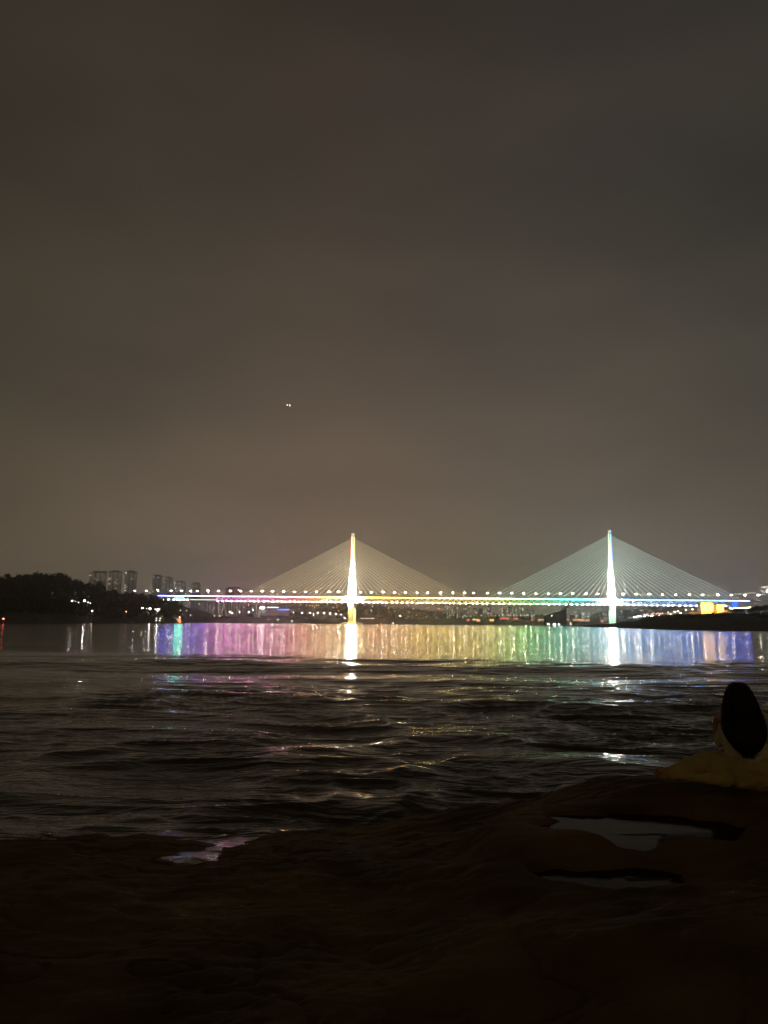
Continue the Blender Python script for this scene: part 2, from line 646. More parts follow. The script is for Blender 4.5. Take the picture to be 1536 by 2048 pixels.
# Warren truss
PAN = 14.4
for side, t in (('near', -W2), ('far', W2)):
    m = MB(); L = MB()
    n = int((ST1 - ST0) / PAN)
    for i in range(n):
        a = ST0 + i * PAN
        b, c = a + PAN / 2, a + PAN
        for (p, q) in (((a, -13), (b, -2.1)), ((b, -2.1), (c, -13))):
            P = (p[0], t, deck_z(p[0]) + p[1]); Q = (q[0], t, deck_z(q[0]) + q[1])
            m.tube([P, Q], .62, 4)
            L.tube([(P[0], t - .75, P[2]), (Q[0], t - .75, Q[2])], .34, 4)
        m.box((b - .3, t - .3, deck_z(b) - 13), (b + .3, t + .3, deck_z(b) - 2.1))
    m.build('truss', M['steel'], bridge)
    if side == 'near':
        L.build('truss_glow_tube', M['ledw'], bridge)  # added glowing tubes stand in for LED light falling on the truss
# lamps under the lower chord
s = ST0 + 6; k = 0
lampm = MB(); lampm.ball((0, 0, 0), 1.05, 8, 6, (1.1, 1, .95)); L0 = None
while s < ST1 and k < 98:
    if L0 is None:
        L0 = lampm.build('deck_lamp', lightmat('deck_lamp_glow', (1, .84, .60), 120), bridge, True); o = L0
    else:
        o = L0.copy(); COL.objects.link(o)
    o.location = (s, -W2 - 1.2, deck_z(s) - 13.9 + (.5 if k % 3 else 0))
    s += 13.2 + random.choice((-3, -1, 0, 0, 2, 3)); k += 1

# piers
def pier(u, vb, w, col=None):
    s = s_of(u)
    p = Vector((T1.x, T1.y, 0)) + BD * s
    zb = -3
    m = MB(); zt = deck_z(s) - 14.2
    for t in (-13, 13):
        m.hexa([(s - w, t - 2.5, zb), (s + w, t - 2.5, zb), (s + w, t + 2.5, zb), (s - w, t + 2.5, zb),
                (s - w * .85, t - 2.2, zt - 3), (s + w * .85, t - 2.2, zt - 3), (s + w * .85, t + 2.2, zt - 3), (s - w * .85, t + 2.2, zt - 3)])
    m.box((s - w * 1.1, -17, zt - 3.005), (s + w * 1.1, 17, zt - .01))
    m.build('pier', col or M['concrete'], bridge)
pier(439, 1225, 5)
pier(515, 1238, 3.2)
pier(1458, 1225, 5)
pier(408, 1225, 2)
# left approach: lower lit viaduct and its cyan panel
m = MB(); bx(m, s_of(372), ST0 - .5, -W2, W2, -12.8, -9.0)
m.build('approach_girder', M['concrete'], bridge)
m = MB(); bx(m, s_of(386), ST0 - 1, -W2 - .35, -W2 - .05, -11.8, -9.4)
m.build('approach_light_strip', lightmat('approach_strip', (1, .95, .85), 1.6, False), bridge)
for u, w in ((334.5, 2.6), (343.5, 3.6), (354, 3.6), (361, 3.6), (367, 3.6), (374, 3.2), (381, 2.4)):
    s = s_of(u); m = MB(); m.ball((s, -W2 - 2, deck_z(s) - 11.2), 1.5, 10, 6, (w / 1.6, 1, .9))
    m.build('approach_lamp', lightmat('approach_lamp_glow', (.98, 1, .95), 22) if u < 335 else bpy.data.materials['approach_lamp_glow'], bridge, True)
m = MB(); bx(m, s_of(357), s_of(373), -W2 - 3.2, -W2 - 2.8, -7.6, -3.6)
m.build('cyan_light_panel', lightmat('cyan_panel', (.01, 1, .42), 45), bridge)
m = MB(); bx(m, s_of(336), s_of(352), -W2 - 3.2, -W2 - 2.8, -5.0, -3.2)
m.build('teal_light_panel', lightmat('teal_panel', (.02, .6, .45), 1.6), bridge)
# right end: abutment box, the blue light on it put into its emission
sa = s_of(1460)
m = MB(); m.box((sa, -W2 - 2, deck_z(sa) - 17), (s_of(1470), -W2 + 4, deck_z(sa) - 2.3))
m.build('blue_lit_abutment', lightmat('abutment_blue_glow', (.03, .22, 1), 1.7), bridge)

# towers
def leg_t(z):        # half distance between the two legs of a tower
    k = [(0, 14), (30, 19), (62, 23.5), (90, 21.5), (120, 16), (150, 9.5), (175, 6.0), (236, 4.6)]
    return float(np.interp(z, *zip(*k)))


def leg_w(z):        # half width along the bridge
    k = [(0, 6.6), (62, 6.3), (100, 5.4), (150, 4.2), (236, 3.1)]
    return float(np.interp(z, *zip(*k)))


def leg_d(z):
    return float(np.interp(z, [0, 62, 150, 236], [4.6, 4.0, 3.0, 2.3]))


NC = 20
TH = 235.5
for ti, s0 in enumerate((0.0, SPAN)):
    tw = empty('tower', (s0, 0, 0), 'left tower, its far leg edged yellow and near leg pink' if ti == 0 else 'right tower with a green edge and a blue edge', None)
    tw.parent = bridge
    zs = np.concatenate([np.linspace(-4, 66, 12), np.linspace(70, TH, 40)])
    for sg in (-1, 1):
        m = MB(); b = 0
        for z in zs:
            w, d, c = leg_w(z), leg_d(z), sg * leg_t(z)
            q = .35 * w; e = .35 * d
            m.v += [(-w + q, c - d, z), (w - q, c - d, z), (w, c - d + e, z), (w, c + d - e, z), (w - q, c + d, z), (-w + q, c + d, z), (-w, c + d - e, z), (-w, c - d + e, z)]
        for i in range(len(zs) - 1):
            for k in range(8):
                k2 = (k + 1) % 8
                m.f.append((i * 8 + k, i * 8 + k2, i * 8 + 8 + k2, i * 8 + 8 + k))
        m.f.append(tuple(range((len(zs) - 1) * 8, len(zs) * 8)))
        leg = m.build('tower_leg', M['concrete'], tw)
        # light strip on each leg's outer edge
        c_ = ((1, .30, .22), (1, .68, .04))[sg > 0] if ti == 0 else ((.06, .30, 1), (.45, 1, .18))[sg > 0]
        m = MB()
        zz = np.linspace(158, 228, 22)
        so = 1 if (sg > 0) == (ti == 0) else -1
        for a, b2 in zip(zz[:-1], zz[1:]):
            wa, wb = leg_w(a), leg_w(b2)
            ta, tb = sg * leg_t(a), sg * leg_t(b2)
            P = lambda w, t, z, dx, dy: (so * w * .62 + dx, t + dy, z)
            da, db = -leg_d(a) - .1, -leg_d(b2) - .1
            m.hexa([P(wa, ta, a, -1, da - .35), P(wa, ta, a, 1, da - .35), P(wa, ta, a, 1, da), P(wa, ta, a, -1, da),
                    P(wb, tb, b2, -1, db - .35), P(wb, tb, b2, 1, db - .35), P(wb, tb, b2, 1, db), P(wb, tb, b2, -1, db)])
        m.build('light_strip', lightmat('tower_strip_%d' % (ti * 2 + (sg > 0)), c_, (8.0, 9.0, 6.0, 12.0)[ti * 2 + (sg > 0)], False), leg)
    m = MB()
    m.box((-5.6, -24, deck_z(s0) - 21), (5.6, 24, deck_z(s0) - 15))
    m.build('cross_beam', M['concrete'], tw)
    for z in (150, 172, 196, 214, 230):
        w = leg_w(z)
        m = MB(); m.box((-w * .7, -leg_t(z), z - 1.6), (w * .7, leg_t(z), z + 1.6)); m.build('cross_beam', M['concrete'], tw)
    m = MB()
    m.box((-2.2, -7.5, TH + .01), (2.2, 7.5, TH + 1.6)); m.tube([(0, 0, TH + 1.6), (0, 0, TH + 7)], .15, 6)
    m.build('tower_cap', M['steel'], tw)
    for x in (-2.6, 2.6):
        m = MB(); m.ball((x, -5.5, TH - 1.4), 1.0, 8, 6)
        m.build('top_lamp', bpy.data.materials.get('top_lamp_glow') or lightmat('top_lamp_glow', (.92, .9, 1), 14), tw, True)
    # rungs / saddle boxes between the legs
    for i in range(NC):
        m = MB()
        z = 122 + (222 - 122) * i / (NC - 1)
        m.box((-leg_w(z) * .55, -2.2, z - 1.2), (leg_w(z) * .55, 2.2, z + 1.2))
        m.build('cable_anchor_box', M['steel'], tw)
    # pile cap
    m = MB()
    if ti == 0:
        m.tube([(0, 0, -3), (0, 0, 2.6)], [34, 31], 28)
        m.tube([(0, 0, 2.6), (0, 0, 5.2)], [26, 24], 28)
    else:
        m.tube([(0, 0, -3), (0, 0, 7)], [30, 28], 28)
    m.build('pile_cap', M['concrete'], tw)

# stay cables: the nearer plane first, then the largest of the far plane, the rest as one mass
cabs = []
for plane in (-1, 1):
    for ti, s0 in enumerate((0.0, SPAN)):
        for sd in (-1, 1):
            for i in range(NC):
                sa = 16 + i * 15.0
                zt = 120 + (223 - 120) * (i / (NC - 1)) ** .82
                ss = s0 + sd * sa
                tt = plane * (W2 - .8)
                top = (s0 + sd * leg_w(zt) * .5, plane * leg_t(zt) * .6, zt)
                bot = (ss, tt, deck_z(ss) + .2)
                cabs.append((plane, i, top, bot, ti))
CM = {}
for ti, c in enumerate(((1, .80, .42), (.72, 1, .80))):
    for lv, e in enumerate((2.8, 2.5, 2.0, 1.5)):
        CM[ti, lv] = lightmat('stay_cable_flood_glow_%d%d' % (ti, lv), c, e, False)  # emission stands in for tower floodlight on the cables, dimmer outward
rest = MB(); cnt = 0
for plane, i, top, bot, ti in cabs:
    P, Q = Vector(top), Vector(bot)
    mid = (P + Q) / 2; mid.z -= (P - Q).length * .006
    r = .30 if plane < 0 else .08
    if plane < 0 or (i >= 15 and cnt < 99):
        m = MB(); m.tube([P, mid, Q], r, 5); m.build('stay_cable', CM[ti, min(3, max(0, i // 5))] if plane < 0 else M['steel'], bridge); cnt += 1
    else:
        rest.tube([P, mid, Q], r, 5)
o = rest.build('stay_cable', M['steel'], bridge); o['kind'] = 'stuff'
# sleeve at each cable's foot; glow stands in for LED light from the deck
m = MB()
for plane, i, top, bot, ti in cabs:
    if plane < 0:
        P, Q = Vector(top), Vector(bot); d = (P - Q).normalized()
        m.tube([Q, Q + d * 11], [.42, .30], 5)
m.build('cable_sleeve_glow', led_mat('sleeve_led_spill', 1.2, False, .25), bridge)
# floodlights on the deck aimed at the towers
def spot(name, loc, target, power, size, color, parent):
    l = bpy.data.lights.new(name, 'SPOT')
    l.energy = power; l.spot_size = math.radians(size); l.spot_blend = .9; l.color = color; l.shadow_soft_size = 1.2
    o = bpy.data.objects.new(name, l); COL.objects.link(o); o.parent = parent
    o.location = loc
    d = Vector(target) - Vector(loc)
    o.rotation_euler = d.to_track_quat('-Z', 'Y').to_euler()
    return o
FP = 3.0
for ti, s0 in enumerate((0.0, SPAN)):
    zd = deck_z(s0)
    fl = MB()
    for x in (-16, 16):
        c = ((1, .93, .76), (1, .98, .90))[ti]
        spot('floodlight', (s0 + x, -41, zd - 3), (s0, -20, zd + 9), 40.0e5 * FP, 125, c, bridge)
        spot('floodlight', (s0 + x, -41, zd + 1), (s0, -10, zd + 70), 1.1e6 * FP, 55, c, bridge)
        spot('floodlight', (s0 + x, -41, zd - 6), (s0, -20, zd - 30), 2.0e5 * FP, 80, ((1, .80, .25), (.55, 1, .75))[ti], bridge)
        bx(fl, s0 + x - 1.2, s0 + x + 1.2, -44, -42.4, -4, 1)
        bx(fl, s0 + x - .4, s0 + x + .4, -43, -W2 - 1.3, -4.8, -4.1)
    fl.build('floodlight_housing', M['pole'], bridge)

# ------------------------------------------------------------------ street lamps
def make_lamp(label, group, h, head, r, arm=1.6, name='street_lamp'):
    t = empty(name, (0, 0, 0), label, 'street lamp', group)
    m = MB(); m.tube([(0, 0, 0), (0, 0, h * .5), (0, 0, h)], [.22, .17, .12], 6)
    for sg in (-1, 1):
        m.tube([(0, 0, h - 1.6), (sg * arm * .6, 0, h - .5), (sg * arm, 0, h - .15)], .09, 5)
    m.build('pole', M['pole'], t)
    for sg in (-1, 1):
        m = MB(); m.ball((sg * arm, 0, h), r, 8, 6, (1.25, 1, .75)); m.build('lamp_head', head, t, True)
    return t


def spread(proto, spots, rz=0):
    for i, p in enumerate(spots):
        o = proto if i == 0 else copy_tree(proto)
        o.location = p
        o.rotation_euler = (0, 0, rz)


US = [315.5, 341.6, 362, 381, 393.6, 415, 437, 460, 481, 502.5, 524, 545, 567, 589, 611, 633, 658, 677, 721, 743, 766, 789, 811, 834, 855, 881, 906, 929, 947,
      975, 999, 1024, 1048, 1072, 1097, 1121, 1146, 1171.7, 1195.6, 1216, 1246.7, 1272.7, 1299, 1325, 1352, 1379, 1406, 1436, 1463, 1490, 1516.7]
pts = []
for u in US:
    s = s_of(u)
    p = T1 + BD * s - BN * 0.0
    pts.append((p.x, p.y, deck_z(s) + .08))
for sel, mt in ((0, M['lampd']), (1, M['lampd2'])):
    spread(make_lamp('twin-headed street lamp standing in the row along the bridge deck', 'street lamps along the bridge deck', 13.5 - .5 * sel, mt, .76 - .08 * sel, 1.15), [q for i, q in enumerate(pts) if (i * 7 % 5 in (1, 3)) == bool(sel)], BANG)

# ------------------------------------------------------------------ banks and hills
def kdir(u, v=1240):
    d = ray(u, v)
    return d.x / d.y


def bank(name, cols, lower=0.0, rough=1.5, seed=1, nrow=46, back=260, mat=None, step=3.0, pw=.75):
    us = np.array([c[0] for c in cols], float)
    U = np.arange(us[0], us[-1], step)
    Df = np.interp(U, us, [c[1] for c in cols]); Dc = np.interp(U, us, [c[2] for c in cols])
    vc = np.interp(U, us, [c[3] for c in cols])
    Zc = np.array([zat(u, v, d) for u, v, d in zip(U, vc, Dc)]) - lower
    K = np.array([kdir(u) for u in U])
    t = np.concatenate([np.linspace(-.06, 1, nrow), 1 + np.linspace(.05, 1, 14)])
    rows = []
    for q in t:
        if q <= 1:
            Y = Df + (Dc - Df) * q
            Z = np.where(q < 0, q * 60, Zc * (max(q, 0) ** pw))
        else:
            Y = Dc + back * (q - 1)
            Z = Zc * (1 - (q - 1) ** 1.5) - 4 * (q - 1)
        X = K * Y
        n = fbm(X / 55, Y / 45, seed, 5)
        Z = Z + rough * n * np.clip(q * 3, 0, 1) * np.clip(Zc / 10, .15, 1.5)
        rows.append(np.stack([X, Y, Z], -1))
    V = np.stack(rows)
    o = grid_mesh(name, V, mat or M['rock'])
    tag(o, kind='structure')

    def height(u, f):
        """a point on the surface at picture column u and depth fraction f"""
        i = int(np.clip(round((u - us[0]) / step), 0, len(U) - 1))
        j = int(np.clip(round((f + .06) / 1.06 * (nrow - 1)), 0, nrow - 1))
        return Vector(V[j, i])
    return o, V, height


LH = [(-900, 330, 620, 1150), (-300, 400, 720, 1154), (0, 534, 850, 1155), (30, 560, 860, 1152), (60, 590, 880, 1148), (120, 670, 900, 1151), (150, 720, 930, 1160),
      (185, 780, 970, 1168), (215, 820, 1020, 1178), (250, 880, 1090, 1187), (290, 980, 1250, 1188), (310, 1040, 1320, 1192), (330, 1100, 1420, 1200),
      (360, 1250, 1540, 1207), (400, 1500, 1750, 1215), (440, 1600, 1900, 1227), (480, 1720, 2000, 1229), (520, 1850, 2120, 1231), (580, 2100, 2300, 1233), (650, 2250, 2400, 1236), (700, 2300, 2420, 1244)]
_, VL, hL = bank('wooded_hill', LH, lower=5.0, seed=21, rough=2.5)
FB = [(380, 2250, 2350, 1240), (560, 2300, 2450, 1236), (700, 2300, 2450, 1237), (860, 2320, 2460, 1238), (1000, 2340, 2480, 1240), (1150, 2300, 2450, 1242), (1260, 2250, 2400, 1243), (1420, 2250, 2400, 1243)]
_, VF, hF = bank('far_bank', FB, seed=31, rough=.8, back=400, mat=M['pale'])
HB = [(400, 2500, 2950, 1226), (480, 2500, 2950, 1218), (560, 2500, 2950, 1211), (600, 2500, 3000, 1207), (700, 2500, 3000, 1208), (760, 2500, 3050, 1213), (830, 2500, 3050, 1220), (900, 2550, 3050, 1228),
      (1000, 2600, 3100, 1232), (1150, 2600, 3100, 1230), (1250, 2600, 3100, 1219), (1330, 2600, 3200, 1212), (1420, 2600, 3200, 1214), (1560, 2600, 3200, 1214), (2000, 2600, 3200, 1210)]
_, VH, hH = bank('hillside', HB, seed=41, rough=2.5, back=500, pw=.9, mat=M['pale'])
RB = [(1120, 1330, 1350, 1251.5), (1140, 1240, 1330, 1250.8), (1180, 860, 1100, 1249.6), (1225, 690, 1000, 1246.8), (1262, 560, 880, 1243), (1290, 500, 800, 1236.5), (1310, 480, 760, 1233),
      (1345, 440, 720, 1231), (1400, 410, 690, 1229.5), (1460, 380, 650, 1229), (1536, 352, 620, 1228), (1900, 300, 580, 1224), (2500, 260, 540, 1215)]
_, VR, hR = bank('sand_bar', RB, seed=51, rough=.9, back=160)
RU = [(1235, 2080, 2200, 1241), (1290, 1700, 2100, 1233), (1340, 1300, 1800, 1229), (1400, 1050, 1750, 1228), (1455, 900, 1700, 1227), (1475, 860, 1400, 1227), (1536, 820, 1300, 1225), (2000, 800, 1300, 1222), (2500, 800, 1300, 1216)]
_, VU, hU = bank('right_shore_hill', RU, seed=61, rough=1.4, back=500)


# ------------------------------------------------------------------ trees
def leaf_cloud(centers, radii, per, size, rng, zs=.85):
    """many small leaf-cluster faces filling each crown"""
    C = np.repeat(np.asarray(centers, float), per, axis=0)
    R = np.repeat(np.asarray(radii, float), per)
    n = len(C)
    d = rng.normal(size=(n, 3)); d /= np.linalg.norm(d, axis=1)[:, None]
    rad = R * rng.uniform(.35, 1.0, n) ** .5 * (1 + .3 * np.sin(d[:, 0] * 7 + C[:, 0]) * np.cos(d[:, 2] * 6 + C[:, 1]))
    P = C + d * rad[:, None] * np.array([1, 1, zs])
    s = size * rng.uniform(.5, 1.3, n)
    a = rng.normal(size=(n, 3)); a /= np.linalg.norm(a, axis=1)[:, None]
    b = np.cross(a, rng.normal(size=(n, 3))); b /= np.linalg.norm(b, axis=1)[:, None]
    a *= s[:, None]; b *= s[:, None] * .7
    V = np.stack([P - a, P - b, P + a, P + b], 1).reshape(-1, 3)
    return V


def quads_obj(name, V, mat, parent=None):
    me = bpy.data.meshes.new(name)
    n = len(V) // 4
    me.vertices.add(len(V)); me.vertices.foreach_set('co', V.reshape(-1).astype(np.float32))
    me.loops.add(len(V)); me.loops.foreach_set('vertex_index', np.arange(len(V), dtype=np.int32))
    me.polygons.add(n); me.polygons.foreach_set('loop_start', (np.arange(n) * 4).astype(np.int32))
    me.update(calc_edges=True)
    me.materials.append(mat)
    o = bpy.data.objects.new(name, me); COL.objects.link(o); o.parent = parent
    return o


def wood(name, V, n, r0, r1, rng, jmin, jmax, umask=None, per=34, size=1.2):
    R, C, _ = V.shape
    j = rng.integers(jmin, jmax, n); i = rng.integers(0, C, n)
    P = V[j, i] + rng.normal(size=(n, 3)) * np.array([3, 3, 0])
    rad = rng.uniform(r0, r1, n)
    P[:, 2] = V[j, i][:, 2] + rad * .75
    P = P[V[j, i][:, 2] > 3]
    rad = rad[:len(P)]
    o = quads_obj(name, leaf_cloud(P, rad, per, size, rng), M['leaf'])
    tag(o, kind='stuff')
    return o


wood('hill_woods', VL[:, 160:420], 3000, 1.9, 3.9, RNG, 6, 47)
wood('far_hill_woods', VH[:, 30:230], 1500, 3, 6.5, RNG, 8, 47, per=22, size=2.0)
wood('right_shore_woods', VU[:, 60:400], 900, 1.6, 3.2, RNG, 14, 46, per=30, size=1.1)
wood('sand_bar_scrub', VR[:, 60:140], 420, .5, 1.3, RNG, 26, 46, per=14, size=.5)


def make_tree(label, group, h, r, mat, seed, name='tree'):
    rng = np.random.default_rng(seed)
    t = empty(name, (0, 0, 0), label, 'tree', group)
    m = MB(); m.tube([(0, 0, -.5), (.1, 0, h * .3), (-.1, .1, h * .62)], [.32, .24, .12], 7)
    for k in range(5):
        a = k * 1.26 + seed
        m.tube([(0, 0, h * (.3 + .05 * k)), (math.cos(a) * r * .5, math.sin(a) * r * .5, h * (.5 + .06 * k))], [.12, .05], 5)
    m.build('trunk', M['bark'], t)
    cs = [(math.cos(a) * r * q, math.sin(a) * r * q, h * z) for a, q, z in zip(rng.uniform(0, 6.28, 9), rng.uniform(.1, .62, 9), rng.uniform(.5, .86, 9))]
    quads_obj('crown', leaf_cloud(cs, rng.uniform(.32, .52, 9) * r, 130, .42, rng), mat, t)
    return t


CREST = [(9, 'broad dark tree at the crest end near the picture edge'), (113, 'dark tree standing proud on the crest of the hill'), (196, 'domed dark tree on the crest in front of the twin-roofed apartment tower'),
         (204, 'smaller dark tree beside the domed tree on the crest'), (262, 'dark tree on the crest below the third apartment tower'), (283, 'dark tree on the crest just before the bridge lamps begin'), (300, 'last dark tree on the crest, above the end of the bridge deck')]
for i, (u, lab) in enumerate(CREST):
    p = hL(u, .98)
    t = make_tree(lab, 'trees on the hill crest', (9, 8, 12, 9, 7, 6, 5)[i], (5, 4.5, 7, 5, 4, 4, 3)[i], M['leaf'], 30 + i)
    t.location = (p.x, p.y, p.z - .5)

# ------------------------------------------------------------------ buildings
WALLS = [pbr('facade_%d' % i, c, .8, var=.15, scale=.05) for i, c in enumerate([(.65, .60, .52), (.52, .49, .44), (.56, .54, .50), (.42, .40, .36)])]
DARKW = pbr('facade_recess', (.07, .065, .06), .5, var=.2, scale=.1)
ROOF = pbr('dark_roof', (.045, .038, .034), .8, var=.2, scale=.2)
wm = MB(); wm.box((-1.3, -.06, -.9), (1.3, .06, .9)); WIN0 = None


def window_at(parent, x, y, z, mat, sc=1.0):
    global WIN0
    key = mat.name
    if WIN0 is None: WIN0 = {}
    if key not in WIN0:
        o = wm.build('lit_window', mat, parent); WIN0[key] = o
    else:
        o = WIN0[key].copy(); COL.objects.link(o); o.parent = parent
    o.location = (x, y, z); o.scale = (sc, 1, sc)
    return o


def apartment(label, u0, u1, vt, D, zb, roof, wins, wi=0, bays=3, group='apartment towers on the far shore', name='apartment_tower', cat='apartment tower'):
    """wins: list of (u, v, cold?) picture positions of lit windows"""
    c = at((u0 + u1) / 2, 1240, D)
    w = abs(at(u1, 1240, D).x - at(u0, 1240, D).x)
    zt = zat((u0 + u1) / 2, vt, D)
    dep = w * .8
    t = empty(name, (c.x, D, zb), label, cat, group, rz=-math.atan2(c.x, D))
    h = zt - zb
    hr = min(8, h * .07) if roof else 0
    hb = h - hr
    m = MB()
    m.box((-w / 2 + .8, 1.2, 0), (w / 2 - .8, dep, hb))
    core = m.build('wall', DARKW, t)
    m = MB()
    bw = (w - 1.2) / bays
    for k in range(bays):
        x0 = -w / 2 + .6 + k * bw
        m.box((x0 + bw * .16, 0, 0), (x0 + bw * .84, 1.6, hb - .02))
        f = 3.1
        z = 3.0
        while z < hb - 2:
            m.box((x0 + bw * .05, -.7, z), (x0 + bw * .95, -.01, z + 1.15)); z += f
    m.box((-w / 2, 1.0, 0), (-w / 2 + 1.4, dep + .2, hb - .01))
    m.box((w / 2 - 1.4, 1.0, 0), (w / 2, dep + .2, hb - .01))
    m.build('balcony_stack', WALLS[wi % 4], t)
    m = MB()
    e = 1.8
    if roof:
        m.hexa([(-w / 2 - e, -e, hb + .01), (w / 2 + e, -e, hb + .01), (w / 2 + e, dep + e, hb + .01), (-w / 2 - e, dep + e, hb + .01),
                (-w / 2 - e, -e, hb + 1.2), (w / 2 + e, -e, hb + 1.2), (w / 2 + e, dep + e, hb + 1.2), (-w / 2 - e, dep + e, hb + 1.2)])
        if roof == 'pitched':
            m.hexa([(-w / 2 - e + .1, -e + .1, hb + 1.21), (w / 2 + e - .1, -e + .1, hb + 1.21), (w / 2 + e - .1, dep + e - .1, hb + 1.21), (-w / 2 - e + .1, dep + e - .1, hb + 1.21),
                    (-w * .12, dep * .4, h), (w * .12, dep * .4, h), (w * .12, dep * .6, h), (-w * .12, dep * .6, h)])
        elif roof == 'stepped':
            m.box((-w * .3, dep * .2, hb + 1.21), (w / 2, dep * .8, h - .8)); m.box((-w * .3 - e, dep * .1, h - .79), (w / 2 + e, dep * .9, h))
        else:
            m.box((-w * .36, dep * .2, hb + 1.21), (w * .36, dep * .8, h - 1)); m.box((-w * .42, dep * .12, h - .99), (w * .42, dep * .88, h))
    else:
        m.box((-w / 2 - .3, .7, hb + .01), (w / 2 + .3, dep + .3, hb + 1.0)); m.box((-w * .15, dep * .3, hb + 1.01), (w * .2, dep * .6, hb + 3.4))
    m.build('roof', ROOF, t)
    for q in wins:
        p = at(q[0], q[1], D)
        x = max(-w / 2 + 1, min(w / 2 - 1, p.x - c.x)); z = max(1.5, min(hb - 1.5, p.z - zb))
        window_at(t, x, -.9, z, M['winc'] if (len(q) > 2 and q[2]) else M['win'], 1.0 if len(q) < 4 else q[3])
    return t


DA = 2750
apartment('leftmost apartment tower above the wooded hill, twin flat roofs at two heights', 174.5, 207, 1141.7, DA, 30, 'stepped', [(174.8, 1150.7), (202.8, 1146), (183, 1151), (190, 1157), (195, 1160)], 0, 3)
apartment('apartment tower with a pitched roof cap, second above the wooded hill', 213, 238.5, 1140, DA, 30, 'pitched', [(217.5, 1156), (222, 1157), (218, 1159), (230, 1165), (234, 1167.5), (219, 1168), (232, 1177), (233, 1160)], 1, 3)
apartment('slim apartment tower with a bright lamp under its roof, third above the hill', 246, 269, 1140.5, DA, 30, 'pitched', [(252.5, 1144.7, 1, 1.6), (264, 1158), (251, 1170.5), (253.5, 1174), (250.5, 1176), (247.5, 1181.5), (251.5, 1181)], 3, 3)
apartment('tall flat-capped apartment tower, first of the four behind the bridge approach', 301, 320, 1149, 2900, 25, 'flat', [(308, 1151), (317, 1154), (302, 1178), (306, 1183), (316, 1182)], 1, 3)
apartment('dim apartment tower touching the tall flat-capped one', 322.5, 342, 1154.7, 2950, 25, None, [(328, 1158), (334, 1157.5), (329, 1165), (341, 1169), (336, 1178), (325, 1176), (338, 1183)], 2, 3)
apartment('apartment tower with the most lit windows, behind the cyan light panel', 346, 368.5, 1161.5, 3000, 25, 'flat', [(347, 1165), (351, 1166.5), (358, 1164.5), (358.5, 1168), (352, 1175), (356, 1175), (348.5, 1171), (358.2, 1178), (358.2, 1181), (366, 1170), (361, 1176), (353, 1183), (349, 1187)], 1, 3)
apartment('shortest of the four apartment towers behind the bridge approach', 380, 398, 1165, 3100, 25, 'flat', [(386.5, 1173), (382.5, 1178.5), (384, 1180.5), (392, 1172), (390, 1184)], 1, 3)
apartment('wide half-finished apartment slab with a bare grid of floors behind the deck', 449, 481, 1173, 2700, 8, 'flat', [(451, 1199), (463, 1209), (472, 1215), (476, 1220)], 2, 6)
apartment('low wide block lit grey beside the left bridge pier', 396, 436, 1206, 2650, 8, None, [(397, 1208), (400, 1208), (412, 1212), (419, 1214), (428, 1216), (424, 1220)], 0, 6)
apartment('low block with grid facade under the deck, between slab and second pier', 482, 512, 1210, 2700, 8, None, [(497, 1209.5), (488, 1214), (505, 1217)], 3, 5)

# city blocks seen under the deck between the two towers
ORD = ['first', 'second', 'third', 'fourth', 'fifth', 'sixth', 'seventh', 'eighth', 'ninth', 'tenth', 'eleventh', 'twelfth', 'thirteenth', 'fourteenth', 'fifteenth',
       'sixteenth', 'seventeenth', 'eighteenth', 'nineteenth', 'twentieth']
rb = random.Random(5)
BL = [(884, 8, 1211), (893, 9, 1209), (903, 9, 1214), (913, 8, 1211), (924, 10, 1213), (934, 10, 1210), (946, 8, 1216), (956, 10, 1218), (966, 7, 1213), (974, 8, 1211),
      (1003, 9, 1219), (1014, 10, 1213), (1026, 9, 1211), (1039, 9, 1214), (1050, 9, 1219), (1062, 8, 1222), (1150, 10, 1221), (1163, 9, 1223)]
for i, (u, w, vt) in enumerate(BL):
    D = rb.choice([2750, 2850, 2950])
    n = rb.randint(3, 8)
    wins = [(rb.uniform(u + 1, u + w - 1), rb.uniform(vt + 2, 1236), rb.random() < .4, rb.uniform(.6, 1.1)) for _ in range(n)]
    lab = '%s hazy apartment block from the left tower in the row under the mid-span deck' % ORD[i]
    apartment(lab, u, u + w, vt, D, 4, rb.choice([None, 'flat']), wins, rb.randint(1, 3), 2, 'hazy apartment blocks under the mid span', 'apartment_block', 'apartment block')

# houses stepping up the slope by the right tower
spots = []
for i in range(46):
    u = rb.uniform(1100, 1216) if i < 16 else rb.uniform(1236, 1345)
    f = rb.uniform(.08, .85)
    spots.append((u, f))
spots.sort()
for i, (u, f) in enumerate(spots):
    p = hH(u, f)
    w, h = rb.uniform(10, 20), rb.uniform(8, 22)
    side = 'left' if u < 1225 else 'right'
    t = empty('hillside_house', (p.x, p.y, p.z - 3), 'small hazy house with tiny lit windows on the slope %s of the right bridge tower' % side, 'house', 'hazy houses %s of the right tower' % side)
    m = MB(); m.box((-w / 2, 0, 0), (w / 2, 9, h)); m.build('wall', WALLS[i % 4], t)
    m = MB(); m.hexa([(-w / 2 - .5, -.5, h + .01), (w / 2 + .5, -.5, h + .01), (w / 2 + .5, 9.5, h + .01), (-w / 2 - .5, 9.5, h + .01), (-w / 2, 4, h + 2), (w / 2, 4, h + 2), (w / 2, 5, h + 2), (-w / 2, 5, h + 2)]); m.build('roof', ROOF, t)
    for k in range(rb.randint(1, 4)):
        window_at(t, rb.uniform(-w / 2 + 1.5, w / 2 - 1.5), -.1, rb.uniform(4, h - 1.2), M['winc'] if rb.random() < .4 else M['win'], rb.uniform(.5, .9))

